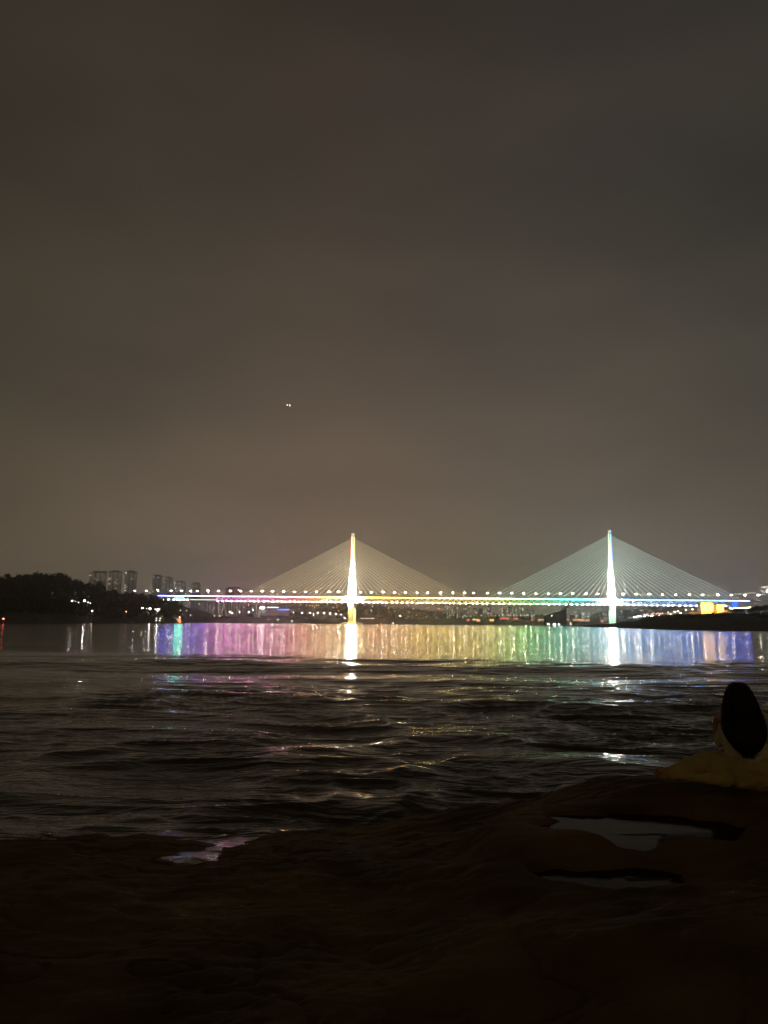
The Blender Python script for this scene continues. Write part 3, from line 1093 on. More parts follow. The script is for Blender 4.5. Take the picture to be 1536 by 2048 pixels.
# ------------------------------------------------------------------ scattered lamps of the shore
def lamp_thing(label, group, h, r, mat):
    t = empty('street_lamp', (0, 0, 0), label, 'street lamp', group)
    m = MB(); m.tube([(0, 0, -3), (0, 0, h * .6), (0, 0, h - .3), (.6, 0, h + .2)], [.18, .13, .09, .07], 6); m.build('pole', M['pole'], t)
    m = MB(); m.ball((.6, 0, h), r, 8, 6, (1.1, 1, .8)); m.build('lamp_head', mat, t, True)
    return t


def lamp_row(label, group, pts, D, mat, r=.6, h=8):
    """pts: picture positions of the lamp heads; they stand at depth D"""
    pr = lamp_thing(label, group, h, r, mat)
    P = []
    for q in pts:
        d = q[2] if len(q) > 2 else D
        p = at(q[0], q[1], d)
        P.append((p.x - .6, p.y, p.z - h))
    spread(pr, P)


lamp_row('white street lamp on the riverside road below the cyan light panel', 'lamps on the riverside road below the bridge approach',
         [(335.5, 1219.7), (347.5, 1220.3), (360.7, 1220.7), (373, 1221)], 1330, M['dim'], .55)
lamp_row('bright white lamp in the cluster on the hill foot above the dark vessel', 'lamps above the dark vessel',
         [(285.5, 1216.5), (291, 1218), (300, 1217.5), (315, 1219.5)], 1060, M['lamp'], .75)
lamp_row('smaller white lamp in the cluster above the dark vessel', 'small lamps above the dark vessel', [(288, 1218.6), (310.5, 1218.3), (319, 1218), (315.5, 1222)], 1060, M['dim'], .62)
lamp_row('lone small white lamp low on the dark slope', 'lone lamps on the dark slope', [(381, 1230.3), (428.7, 1232), (439.5, 1232.2), (235.3, 1234)], 1000, M['dim'], .5)
lamp_row('street lamp lighting the trees of the shore road left of the left tower', 'lamps on the shore road left of the left tower',
         [(459.5, 1223.8), (464, 1226), (479, 1224), (497.5, 1224.2), (517.5, 1224.5), (534.5, 1225), (552.5, 1225), (571, 1225), (587.3, 1224.7), (604.2, 1225), (619.7, 1225.4),
          (627, 1229), (635.2, 1225.8), (648.4, 1226.5), (660.3, 1227.5), (671.2, 1227.8), (682.2, 1229.2), (689, 1236)], 2420, M['lamp'], .75)
lamp_row('white lamp down at the waterside between second pier and left tower', 'lamps at the left waterside',
         [(493.5, 1236.7), (503.3, 1238.2), (518, 1236), (519.5, 1239.6), (528, 1239.8), (537, 1239.3), (556.5, 1239), (584, 1242)], 2040, M['lampc'], .62, 5)
lamp_row('tiny warm lamp on the upper slope behind the left tower', 'warm lamps on the slope behind the left tower',
         [(497, 1209), (601.7, 1209), (612.5, 1210), (620, 1211), (624.8, 1211.5), (629, 1214), (633, 1210.6), (637, 1210.6), (655.5, 1209), (667, 1215), (674, 1210.3), (674, 1215), (677.5, 1221.5)], 2460, M['dimo'], .8)
lamp_row('pinkish lamp in the straight row low on the shore beside the left tower', 'pink row of lamps by the left tower',
         [(722, 1236.2), (725, 1237), (729, 1237), (732.5, 1237), (735.5, 1237), (739, 1237), (742, 1237), (745, 1237), (747.5, 1237)], 2400, lightmat('lamp_pink', (1, .66, .55), 14, False), .7)
sc_ = [(729, 1211), (745, 1213), (742, 1220), (743.5, 1222), (770, 1211.5), (777, 1216), (817, 1211), (826.5, 1217), (818, 1224.5), (816.5, 1233), (833, 1230.5), (824, 1239.5), (820, 1243.5),
       (812.5, 1236.5), (808, 1238.5), (790, 1240), (781, 1240), (840, 1239), (846, 1240), (852, 1234), (855, 1231), (856.5, 1243), (862, 1243), (873.5, 1235), (830, 1241), (839, 1241), (900, 1231)]
lamp_row('small warm white lamp scattered over the dim shore between tower and mid span', 'scattered lamps right of the left tower', sc_, 2470, M['dim'], .75, 6)
lamp_row('yellowish lamp in the dense cluster on the shore before the hazy blocks', 'lamp cluster under the left half of the main span',
         [(840 + i * 1.9 + rb.uniform(-.6, .6), 1240 + rb.uniform(-2, 2)) for i in range(13)], 2450, M['dimo'], .75, 5)
lamp_row('bright lamp with a yellow halo alone on the shore under the main span', None, [(800.5, 1231.8)], 2440, M['lampy'], 1.0)
lamp_row('yellow green lamp in the long even row under the right half of the main span', 'even lamp row under the main span',
         [(984 + i * 7.2, 1231.5 - (i > 3) * .4 + rb.uniform(-.3, .3)) for i in range(12)], 2560, M['dim'], .8, 5)
lamp_row('tiny lamp on the misty slope beside the right tower', 'tiny lamps on the misty slope by the right tower',
         [(rb.uniform(1105, 1215) if i < 34 else rb.uniform(1238, 1300), rb.uniform(1217, 1238)) for i in range(62)], 2520, lightmat('lamp_faint', (.9, 1, .8), 4, False), .62, 6)
# far-right quay lights
lamp_row('white quay light in the dense row along the top of the dark sand bar', 'white quay lights on the right bank',
         [(1268.6, 1234.4), (1273, 1233), (1277, 1232.5), (1281, 1232.5), (1289, 1232), (1297, 1232), (1301.5, 1231.5), (1305, 1231.2), (1311, 1232), (1315, 1231.6), (1319, 1231)], 2050, M['lampc'], .85, 5)
lamp_row('orange red lamp above the white quay lights on the right bank', 'orange lamps over the quay lights',
         [(1289, 1228.5), (1293, 1229), (1295, 1227), (1304, 1227.5), (1307, 1226.5), (1313, 1227.5), (1316, 1226.3), (1321, 1227), (1325, 1226.2), (1336, 1224.3), (1337.5, 1226)], 2080, lightmat('lamp_redorange', (1, .36, .16), 22), .8, 6)
lamp_row('large white flood lamp on the right bank before the golden building', 'flood lamps before the golden building',
         [(1341, 1228.6), (1361, 1226), (1382.5, 1224.7), (1349, 1223.7), (1355.5, 1222.7), (1371.5, 1219.3), (1385, 1219), (1399.5, 1219), (1394.8, 1227.5), (1444, 1226), (1441, 1222.5), (1405.5, 1226.8)], 1840, M['lampy'], .95, 7)
lamp_row('street lamp over the yellow green trees at the right shore', 'lamps over the right shore trees',
         [(1460.5, 1216.5), (1466, 1217.5), (1471, 1216), (1476.5, 1216.5), (1483.5, 1216), (1488.5, 1215.6), (1494, 1216), (1499, 1214.6), (1507, 1215), (1511.5, 1213.8), (1517, 1214.6), (1522, 1214.6), (1528.8, 1213.7)], 1290, lightmat('lamp_orchard', (1, .90, .58), 130), .5, 9)
lamp_row('dim lamp low on the dark right bank under the trees', 'dim lamps on the dark right bank', [(1468, 1238.5), (1476, 1236.3), (1492.3, 1236), (1493.5, 1225.8), (1524.6, 1231.2), (1533.5, 1233), (1525, 1220.8), (1472, 1236.7)], 900, M['dim'], .3, 4)
lamp_row('high lamp beyond the bridge end on the right skyline', 'high lamps over the right bridge end',
         [(1471.7, 1187.6), (1479, 1187.8), (1482, 1187), (1492, 1186.7), (1496, 1186.3), (1500, 1186), (1504, 1185.8), (1508, 1185.6)], 1560, M['dim'], .5, 14)
lamp_row('dazzling bluish flood lamp high at the right picture edge', None, [(1537, 1182)], 1300, lightmat('flood_bluish', (.75, .95, 1), 260), 2.2, 30)
lamp_row('bluish strip lamp above the dazzling flood lamp', 'strip lamps above the flood lamp', [(1524, 1174.3), (1527, 1174), (1530, 1173.8), (1533, 1173.6), (1536, 1173.5)], 1300, M['dim'], .55, 30)
# left bank
lamp_row('bright white dock lamp halfway up the dark left bank', 'dock lamps on the dark left bank', [(143.5, 1202), (169.5, 1201.2)], 760, lightmat('lamp_dock', (1, .97, .88), 300), .5, 7)
lamp_row('smaller white dock lamp beside the two bright ones on the dark left bank', 'small dock lamps on the dark left bank', [(151.5, 1203.8), (157, 1205), (176, 1204.5), (180.5, 1206.2)], 760, M['dim'], .42, 7)
lamp_row('lone pinkish lamp near the water on the left bank', None, [(184.5, 1221.8)], 770, M['lampy'], .40, 7)
lamp_row('lone orange lamp low on the left bank', None, [(252.5, 1223.3)], 900, M['dimo'], .5, 7)
lamp_row('faint lamp beside the dark houses of the left bank', 'faint lamps on the left bank', [(91, 1194.7), (98, 1195), (40, 1195.5), (105, 1186)], 720, lightmat('lamp_veryfaint', (1, .95, .8), 1.2, False), .3, 7)
lamp_row('white lamp on the hill crest where the bridge comes out', 'lamps on the hill crest', [(270, 1181.3), (293, 1181.4)], 1300, M['lamp'], .5, 8)
lamp_row('violet blue lamp beside the second bridge pier', None, [(506, 1220.5)], 2350, lightmat('lamp_violet', (.35, .4, 1), 60), 1.0, 8)

# trees lit by the lamps
for lst, D, h, r, lab, grp, n0 in (
        ([(553, 1229), (572, 1229.5), (606, 1229), (632, 1230), (650, 1230), (660, 1231), (682, 1232)], 2424, 9, 5.5, 'pale green tree lit by a lamp on the left shore road', 'lamp-lit trees on the left shore', 60),
        ([(1461, 1219), (1466.5, 1220.5), (1478, 1220.5), (1489, 1221.5), (1496, 1221.5), (1508, 1220), (1520, 1218.5), (1531, 1218)], 1294, 8.5, 4.2, 'yellow green round tree lit from above on the right shore', 'lamp-lit trees on the right shore', 80)):
    for i, (u, v) in enumerate(lst):
        p = at(u, v, D)
        t = make_tree(lab, grp, h, r, M['leafb'], n0 + i)
        t.location = (p.x, p.y + 1, p.z - h * .62)
for i, (u, v) in enumerate([(1500, 1224), (1507, 1221), (1513, 1219), (1519, 1221), (1526, 1219), (1533, 1217), (1541, 1219), (1473, 1224), (1484, 1224)]):
    p = at(u, v, 860)
    t = make_tree('dark tree in the clump below the lamp-lit trees at the right edge', 'dark trees on the right bank', 9, 4.2, M['leaf'], 100 + i)
    t.location = (p.x, p.y, p.z - 4.5)

# ------------------------------------------------------------------ waterside buildings with lit fronts
def lit_front(label, u, v, w, h, mat, D=2380, group='lit waterside restaurants', name='waterside_restaurant', cat='restaurant'):
    c = at(u, v, D)
    sw, sh = w / F * D, h / F * D
    zb = c.z - sh / 2 - 2
    t = empty(name, (c.x, D, zb), label, cat, group)
    m = MB(); m.box((-sw / 2 - 1, 0, -2), (sw / 2 + 1, 8, sh + 3)); m.build('wall', WALLS[3], t)
    m = MB(); m.box((-sw / 2 - 1.6, -.8, sh + 3.01), (sw / 2 + 1.6, 8.6, sh + 3.6)); m.build('roof', ROOF, t)
    m = MB()
    n = max(1, int(sw / 4))
    for k in range(n):
        x0 = -sw / 2 + k * sw / n
        m.box((x0 + .25, -.22, 2 + .35 * (k % 2)), (x0 + sw / n - .25, -.02, 2 + sh * (1, .8, .92)[k % 3]))
    m.build('lit_front', mat, t)


LR = lightmat('sign_red', (1, .16, .10), 2.6); LO = lightmat('sign_orange', (1, .38, .10), 2.8); LY = lightmat('sign_yellow', (1, .78, .35), 2.2)
for lab, u, v, w, h, mt in (
        ('lone small red front left of the yellow and orange pair', 936.5, 1239.6, 5, 2.2, LR), ('yellowish front left of its taller orange neighbour', 948.5, 1238.8, 6, 2.6, LY),
        ('taller orange front beside the yellowish one', 956.5, 1240.3, 7, 4.2, LO), ('orange front standing alone near mid span', 983.5, 1240, 8, 3.6, LO),
        ('widest red front under the even lamp row', 1009, 1236.3, 17, 2.2, LR), ('second red front under the even lamp row', 1031.5, 1237, 9, 2, LR),
        ('small red front just left of the dredger', 1064.5, 1239.3, 4, 2, LR), ('orange front left of the dredger', 1080, 1239.5, 7, 1.8, LO), ('orange front half behind the dredger', 1088, 1239.5, 6, 1.8, LO),
        ('pinkish red front right of the dredger mast', 1135.5, 1239.3, 6, 1.8, LR), ('long orange red strip front right of the dredger', 1157.5, 1239.6, 22, 1.8, LO),
        ('short orange front at the end of the long strip', 1174.5, 1240, 6, 1.8, LO), ('red front close to the right tower', 1204.5, 1241.6, 5, 2, LR)):
    lit_front(lab, u, v, w, h, mt, 2330)
lit_front('small red sign glowing on the slope under the deck', 856, 1215.8, 6, 1.6, LR, 2780, 'glowing signs on the slope', 'glowing_sign', 'neon sign')
lit_front('small orange sign glowing on the slope under the deck', 878, 1217, 6, 1.8, LO, 2780, 'glowing signs on the slope', 'glowing_sign', 'neon sign')
lamp_row('red beacon lamp low over the water near the left tower', None, [(762, 1246)], 2300, M['lampr'], .8, 4)
lamp_row('cyan white lamp at the waterline right of the left tower', None, [(786.5, 1246.3)], 2290, M['lampc'], .7, 4)
# ferry hall with its dazzling light and blue strip
D = 2330
c = at(545, 1219, D)
t = empty('ferry_hall', (c.x, D, c.z - 10), 'riverside hall with dazzling white lights and a blue roof strip, right of the second pier', 'hall')
m = MB(); m.box((-44, 0, -8), (46, 24, 13)); m.build('wall', WALLS[3], t)
m = MB(); m.hexa([(-46, -3, 13.01), (48, -3, 13.01), (48, 26, 13.01), (-46, 26, 13.01), (-40, 2, 17), (20, 2, 15), (20, 22, 15), (-40, 22, 17)]); m.build('roof', ROOF, t)
m = MB(); m.box((14, -3.4, 9), (50, -3.05, 10.6)); m.build('blue_light_strip', lightmat('blue_strip', (.06, .22, 1), 5), t)
m = MB(); m.ball((-31, -4, 15), 3.0, 12, 8, (2.6, .6, .9)); m.build('dazzling_lamp', lightmat('dazzle', (.92, .98, 1), 28), t, True)
for x, w in ((-12, 4), (-3, 5), (6, 5), (15, 4)):
    m = MB(); m.box((x - w / 2, -3.2, 15.2), (x + w / 2, -2.9, 17.0)); m.build('light_strip', bpy.data.materials.get('hall_strip') or lightmat('hall_strip', (.9, .97, 1), 9), t)
# golden building at the right end of the truss
D = 1790
c = at(1429, 1228.5, D); sc = D / F
t = empty('golden_building', (c.x, D, c.z), 'golden floodlit building in two blocks under the right end of the bridge', 'building')
GOLD = lightmat('golden_flood_glow', (1, .50, .06), 5.0); AMB = lightmat('amber_flood_glow', (1, .36, .03), 1.6); WHT = lightmat('pale_gold_flood_glow', (1, .60, .08), 9.0)  # emissive fronts and walls stand in for floodlight on the facade
for x0, x1, h, mt in ((-26, -2, 23, WHT), (5, 19, 20, WHT)):
    m = MB(); m.box((x0 * sc, 0, -4), (x1 * sc, 20, h * sc)); m.build('wall', WALLS[0], t)
    m = MB(); m.box((x0 * sc - .8, -.8, h * sc + .01), (x1 * sc + .8, 20.8, h * sc + 1.0)); m.build('roof', ROOF, t)
    m = MB()
    n = 6
    for k in range(n):
        a = x0 + (x1 - x0) * k / n
        m.box((a * sc + .3, -.4, 7 * sc), ((a + (x1 - x0) / n) * sc - .3, -.05, h * sc - .8))
    m.build('floodlit_glow_upper', mt, t)
    m = MB()
    for k in range(n):
        a = x0 + (x1 - x0) * k / n
        m.box((a * sc + .3, -.5, 1.0 * sc + (k % 3) * .5), ((a + (x1 - x0) / n) * sc - .3, -.05, 6.6 * sc - (k % 2) * .8))
    m.build('floodlit_glow_lower', GOLD, t)
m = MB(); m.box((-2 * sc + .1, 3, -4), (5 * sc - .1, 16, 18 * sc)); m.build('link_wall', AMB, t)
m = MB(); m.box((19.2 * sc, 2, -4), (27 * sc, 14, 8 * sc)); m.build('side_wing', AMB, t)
m = MB(); m.box((-46 * sc, 1, -4), (-27 * sc, 12, 5 * sc)); m.build('low_wing', lightmat('amber_dim_flood_glow', (1, .42, .08), .5), t)

# ------------------------------------------------------------------ boats, buoy, dredger, drone
# dark passenger vessel
D = 1040
c = at(312.5, 1246.2, D)
t = empty('river_vessel', (c.x, D, 0), 'dark three-deck river vessel with a few lit windows moored by the left bank', 'boat')
HUL = pbr('dark_hull', (.045, .045, .05), .6, var=.2, scale=.4); CABM = pbr('cabin_paint', (.09, .09, .09), .6, var=.2, scale=.5)
m = MB(); m.hexa([(-6.2, 1, -.6), (6.2, 1, -.6), (6.2, 17, -.6), (-6.2, 17, -.6), (-7.2, 0, 2), (7.2, 0, 2), (7.2, 19, 2.6), (-7.2, 19, 2.6)]); m.build('hull', HUL, t)
for k, (w, z) in enumerate(((6.6, 2.01), (6.0, 5.02), (4.6, 8.03))):
    m = MB(); m.box((-w, 1 + k, z), (w, 14 - k, z + 2.5)); m.box((-w - .6, .5 + k, z + 2.51), (w + .6, 14.5 - k, z + 2.8))
    for x in np.linspace(-w - .3, w + .3, 6): m.tube([(x, .8 + k, z), (x, .8 + k, z + 2.5)], .07, 5)
    dk = m.build('deck', CABM, t)
    for x in ((-.6, 4.0) if k == 0 else ((-.6, 4.4) if k == 1 else ())):
        wn = MB(); wn.box((x - .9, .9 + k, z + .8), (x + .9, .98 + k, z + 2.1)); wn.build('lit_window', M['win'], dk)
m = MB(); m.tube([(0, 6, 10.8), (0, 6, 17)], .14, 6); m.tube([(-2.4, 6, 14), (2.4, 6, 14)], .08, 5); m.build('mast', M['pole'], t)
# orange work boat
D = 1240
c = at(356.5, 1245.6, D)
t = empty('work_boat', (c.x, D, 0), 'small orange work boat with a white lamp, floating above the green reflection', 'boat')
ORM = pbr('orange_paint', (.62, .17, .05), .5, var=.15, scale=.6)
m = MB(); m.hexa([(-3.9, 1, -.5), (3.9, 1, -.5), (3.9, 13, -.5), (-3.9, 13, -.5), (-4.6, 0, 3.2), (4.6, 0, 3.2), (4.6, 14, 3.2), (-4.6, 14, 3.2)]); m.build('hull', ORM, t)
m = MB(); m.box((-3.2, 3, 3.21), (3.0, 9, 6.2)); m.box((-2.2, 4, 6.21), (1.6, 8, 8.2)); cb = m.build('cabin', ORM, t)
m = MB(); m.box((-2.6, 2.9, 4.2), (-.4, 2.98, 5.4)); m.build('window', DARKW, cb)
m = MB(); m.box((.4, 2.9, 4.2), (2.4, 2.98, 5.4)); m.build('window', DARKW, cb)
m = MB(); m.tube([(-4.0, 2, 3.2), (-4.4, 2, 7.8)], .12, 6); m.tube([(1.2, 2, 3.2), (1.2, 1, 9.6)], .12, 6); m.build('mast', M['pole'], t)
m = MB(); m.ball((1.2, .6, 9.6), .55, 8, 6, (1.3, 1, .8)); m.build('mast_lamp', M['lamp'], t, True)
spot('boat_fill_light', (-1, -14, 11), (0, 2, 4), 60000, 60, (1, .8, .6), t)  # added unseen spot before the boat to brighten its orange paint
# little pink tent on the bank between them
c = at(325.5, 1245.2, 1080)
t = empty('beach_tent', (c.x, c.y, c.z - .1), 'small pale pink pointed tent on the shore between the vessel and the orange boat', 'tent')
m = MB(); m.add([(-1.6, -1.5, 0), (1.6, -1.5, 0), (1.9, 1.5, 0), (-1.3, 1.5, 0), (-.4, 0, 4.4)], [(0, 1, 4), (1, 2, 4), (2, 3, 4), (3, 0, 4), (3, 2, 1, 0)]); m.build('canvas', pbr('pink_canvas', (.6, .32, .26), .8, var=.1, scale=2), t)
m = MB(); m.tube([(-.4, 0, 4.3), (-.4, 0, 4.9)], .05, 5); m.build('pole', M['pole'], t)
# red buoy
c = at(6.5, 1241.2, 480)
t = empty('buoy', (c.x, c.y, 0), 'navigation buoy with a red lamp near the left edge of the water', 'buoy')
m = MB(); m.tube([(0, 0, -.4), (0, 0, .6), (0, 0, .9)], [.9, .9, .6], 14)
for a in range(4):
    m.tube([(.55 * math.cos(a * 1.57), .55 * math.sin(a * 1.57), .9), (.1 * math.cos(a * 1.57), .1 * math.sin(a * 1.57), 2.7)], .05, 5)
m.build('float', pbr('buoy_red', (.4, .05, .04), .5), t)
m = MB(); m.ball((0, 0, 3.0), .30, 10, 7, (1.8, 1, 1)); m.build('lamp', M['lampr'], t, True)

# dredging barge with its netted ladder and booms
D = 1500.0
SP = D / F
def dp(u, v, dy=0):
    p = at(u, v, D)
    return (p.x - DC.x, dy, p.z)
DC = at(1115, 1248, D)
t = empty('dredger', (DC.x, D, 0), 'dark dredging barge with a sloping netted frame and two hooked booms before the far shore', 'dredger')
NETM = pbr('net_dark', (.020, .020, .018), .9, var=.4, scale=.5)
m = MB()
wl = dp(1091, 1250)[0]; wr = dp(1133, 1250)[0]
m.hexa([(wl + 1, 0, -1), (wr - 1, 0, -1), (wr - 1, 14, -1), (wl + 1, 14, -1), (wl, -1, 3.2), (wr, -1, 3.2), (wr, 15, 3.2), (wl, 15, 3.2)]); m.build('hull', HUL, t)
out = [(1090, 1238), (1091, 1231.5), (1101, 1228.2), (1108, 1226), (1112, 1224.2), (1122, 1222.6), (1127, 1221), (1133.5, 1216), (1132.5, 1224), (1131, 1231), (1130, 1238), (1130, 1245)]
m = MB()
fr = [dp(u, v, 3) for u, v in out]; bk = [dp(u, v, 11) for u, v in out]
base_f = [(p[0] * .97, 0.5, 3.21) for p in fr]; base_b = [(p[0] * .97, 13.5, 3.21) for p in bk]
n = len(out)
m.v = fr + bk + base_f + base_b
for i in range(n - 1):
    m.f += [(i, i + 1, n + i + 1, n + i), (2 * n + i, 2 * n + i + 1, i + 1, i), (n + i, n + i + 1, 3 * n + i + 1, 3 * n + i)]
m.build('netted_frame', NETM, t)
m = MB()
for a in range(0, n, 2): m.tube([base_f[a], fr[a], bk[a], base_b[a]], .35, 5)
for a in range(n - 2): m.tube([fr[a], base_f[a + 2]], .22, 5)
m.build('frame_bars', HUL, t)
m = MB(); m.tube([dp(1118, 1224, 6), dp(1124, 1221.5, 6), dp(1128.4, 1216.6, 6), dp(1134.8, 1213.4, 6), dp(1138, 1210.5, 6), dp(1141, 1205, 6)], [1.1, 1.2, 1.0, 1.2, 1.0, .5], 7); m.build('boom', NETM, t)
m = MB(); m.tube([dp(1128, 1232, 8), dp(1131.5, 1222, 8), dp(1134.5, 1216, 8), dp(1138, 1214.3, 8), dp(1141.5, 1216.3, 8)], [2.2, 1.8, 1.5, .9, .6], 7); m.build('boom', NETM, t)
for u, v, r in ((1095.5, 1247.2, .8), (1098, 1249, .7), (1107, 1248.8, 1.0), (1109.5, 1249, 1.0), (1117, 1248.8, .9), (1103, 1231.6, .55)):
    p = dp(u, v, -2); m = MB(); m.ball(p, r, 8, 6, (1.2, .8, .9)); m.build('work_lamp', bpy.data.materials.get('work_lamp_glow') or lightmat('work_lamp_glow', (.95, 1, .97), 20), t, True)
p = dp(1141.5, 1249.5, 0); q = dp(1141.3, 1242, 0)
c = at(1141.5, 1249, 1480)
tt = empty('lit_barge_cabin', (c.x, 1480, 0), 'tall narrow white lit cabin on the water right of the dredger', 'boat')
m = MB(); m.hexa([(-2.6, 0, -.5), (2.6, 0, -.5), (2.6, 8, -.5), (-2.6, 8, -.5), (-3.2, -.5, .9), (3.2, -.5, .9), (3.2, 8.5, .9), (-3.2, 8.5, .9)]); m.build('hull', HUL, tt)
m = MB(); m.box((-1.7, 1, .91), (1.7, 5, 7.2)); m.build('cabin', WALLS[2], tt)
m = MB(); m.box((-.3, .9, 1.4), (1.3, .98, 5.2)); m.build('lit_window', M['win'], tt)
m = MB(); m.box((-1.3, .88, 5.4), (1.0, .98, 6.9)); m.build('lit_window', M['win'], tt)

# drone in the sky
p = at(577, 811, 120)
t = empty('drone', tuple(p), 'small quadcopter drone with pale lights hovering alone in the night sky', 'drone', rz=.3)
t.rotation_euler = (.12, .22, .3)
m = MB(); m.ball((0, 0, 0), .12, 12, 8, (1.4, .8, .55)); m.box((-.05, -.16, -.14), (.05, -.05, -.05)); m.build('body', pbr('drone_shell', (.16, .15, .14), .4), t, True)
for sx, sy in ((-1, -1), (1, -1), (1, 1), (-1, 1)):
    m = MB(); m.tube([(sx * .08, sy * .05, 0), (sx * .34, sy * .26, .03)], .016, 6); m.tube([(sx * .34, sy * .26, -.02), (sx * .34, sy * .26, .07)], .03, 8)
    arm = m.build('arm', M['pole'], t)
    m = MB(); m.box((sx * .34 - .15, sy * .26 - .012, .072), (sx * .34 + .15, sy * .26 + .012, .078)); m.build('propeller', DARKW, arm)
for x, y, z, w in ((-.24, -.22, -.02, .16), (.14, -.25, .10, .12), (.20, -.25, -.06, .09)):
    m = MB(); m.ball((x, y, z), .045, 8, 6, (w / .06, 1, .8)); m.build('light', bpy.data.materials.get('drone_light') or lightmat('drone_light', (1, .86, .68), 5), t, True)

# ------------------------------------------------------------------ the sitting woman
def chain(mb, pts, n=14, sub=3):
    """a tapered limb: pts = [(x, y, z, r) ...] smoothed, with round ends"""
    P = [Vector(p[:3]) for p in pts]; R = [p[3] for p in pts]
    q, rr = [], []
    for i in range(len(P) - 1):
        p0, p1, p2, p3 = P[max(i - 1, 0)], P[i], P[i + 1], P[min(i + 2, len(P) - 1)]
        for k in range(sub):
            t = k / sub
            q.append(.5 * ((2 * p1) + (p2 - p0) * t + (2 * p0 - 5 * p1 + 4 * p2 - p3) * t * t + (3 * p1 - p0 - 3 * p2 + p3) * t ** 3))
            s = t * t * (3 - 2 * t)
            rr.append(R[i] * (1 - s) + R[i + 1] * s)
    q.append(P[-1]); rr.append(R[-1])
    mb.tube(q, rr, n)
    for p, r in ((q[0], rr[0]), (q[-1], rr[-1])):
        mb.ball(p, r * .995, n, 8)
    return mb


def fuse(mb, name, mat, parent, vox, smooth=6, disp=0, dscale=.1):
    o = mb.build(name, mat, parent, True)
    r = o.modifiers.new('fuse', 'REMESH'); r.mode = 'VOXEL'; r.voxel_size = vox; r.use_smooth_shade = True
    s = o.modifiers.new('smooth', 'SMOOTH'); s.factor = .5; s.iterations = smooth
    if disp:
        tx = bpy.data.textures.new(name + '_folds', 'CLOUDS'); tx.noise_scale = dscale; tx.noise_depth = 2
        d = o.modifiers.new('folds', 'DISPLACE'); d.texture = tx; d.strength = disp; d.mid_level = .5
    return o


SKIN = pbr('skin', (.42, .22, .14), .55, var=.06, scale=20)
SHIRT = pbr('shirt_cloth', (.50, .47, .37), .85, var=.08, scale=8, bump=.004, bscale=30)
PANTS = pbr('khaki_cloth', (.42, .33, .145), .85, var=.12, scale=7, bump=.004, bscale=26)
HAIR = pbr('black_hair', (.010, .009, .007), .5, spec=.15)
PX = PERSON_Y / F * 1.0
wz = lambda v: (1570 - v) * PX * 1.012
wx_ = lambda u: (u - 1500) * PX * 1.012
per = empty('person', (PB.x, PB.y, PB.z), 'woman with long dark hair, pale shirt and khaki trousers sitting on the rock', 'person')
b = MB()
HP = at(1476, 1392, PB.y + .055) - PB
hx, hzz = HP.x, HP.z
# spine, neck, head (turned a little to the left), arms, legs
chain(b, [(-.02, 0, .13, .155), (-.02, .02, .26, .135), (-.03, .03, .40, .145), (-.035, .03, .50, .13)])
chain(b, [(-.16, .03, .51, .062), (-.03, .03, .545, .075), (.12, .03, .51, .062)])
chain(b, [(-.035, .03, .54, .055), (hx, .05, hzz - .07, .05)])
b.ball((hx, .055, hzz), .086, 18, 14, (.86, 1.0, 1.18))
chain(b, [(hx - .010, .10, hzz - .035, .054), (hx - .018, .12, hzz - .07, .034)])            # face and chin, looking away over the river
b.ball((hx - .016, .155, hzz - .02), .016, 8, 6, (1, 1.4, 1.2))                        # nose
b.ball((hx - .070, .06, hzz - .02), .018, 8, 6, (.5, .9, 1.3))                         # ear
# left arm: elbow on the knee, hand by the chin
chain(b, [(-.13, .04, .48, .050), (-.135, .12, .38, .042), (-.14, .20, .30, .038)])
chain(b, [(-.14, .20, .30, .038), (-.15, .21, .37, .030), (-.16, .20, .42, .024)])
chain(b, [(-.16, .20, .42, .024), (-.166, .195, .452, .028), (-.164, .19, .472, .027)])
for k, (dx, l) in enumerate(((-.026, .060), (-.009, .068), (.009, .064), (.026, .050))):
    x = -.164 + dx * .8
    chain(b, [(x, .180, .472, .010), (x + .004, .168, .472 + l * .42, .009), (x + .016, .182, .472 + l * .68, .0084), (x + .026, .195, .472 + l * .62, .0075)], 8, 2)
chain(b, [(-.145, .19, .44, .013), (-.136, .178, .475, .011), (-.128, .18, .500, .0095)], 8, 2)
# right arm resting forward
chain(b, [(.15, .03, .50, .056), (.20, .10, .35, .046), (.16, .24, .24, .040)])
chain(b, [(.16, .24, .24, .040), (.05, .32, .22, .030), (0, .34, .22, .036)])
for k in range(4):
    chain(b, [(-.02, .325 + k * .017, .225, .010), (-.06, .33 + k * .018, .222, .009), (-.085 + .006 * k, .335 + k * .018, .205, .008)], 8, 2)
chain(b, [(.02, .31, .23, .013), (-.01, .29, .235, .011), (-.035, .285, .23, .009)], 8, 2)
# legs: left stretched out to the side, right folded in front
FX = wx_(1338)
chain(b, [(-.10, .03, .11, .10), (-.29, .14, .13, .072), (-.36, .16, .115, .060)])
chain(b, [(-.36, .16, .115, .060), (-.50, .12, .09, .052), (-.635, .08, .075, .042)])
chain(b, [(.10, .05, .11, .10), (.24, .30, .20, .078), (.22, .38, .20, .066)])
chain(b, [(.22, .38, .20, .066), (.05, .44, .11, .058), (-.10, .46, .06, .045)])
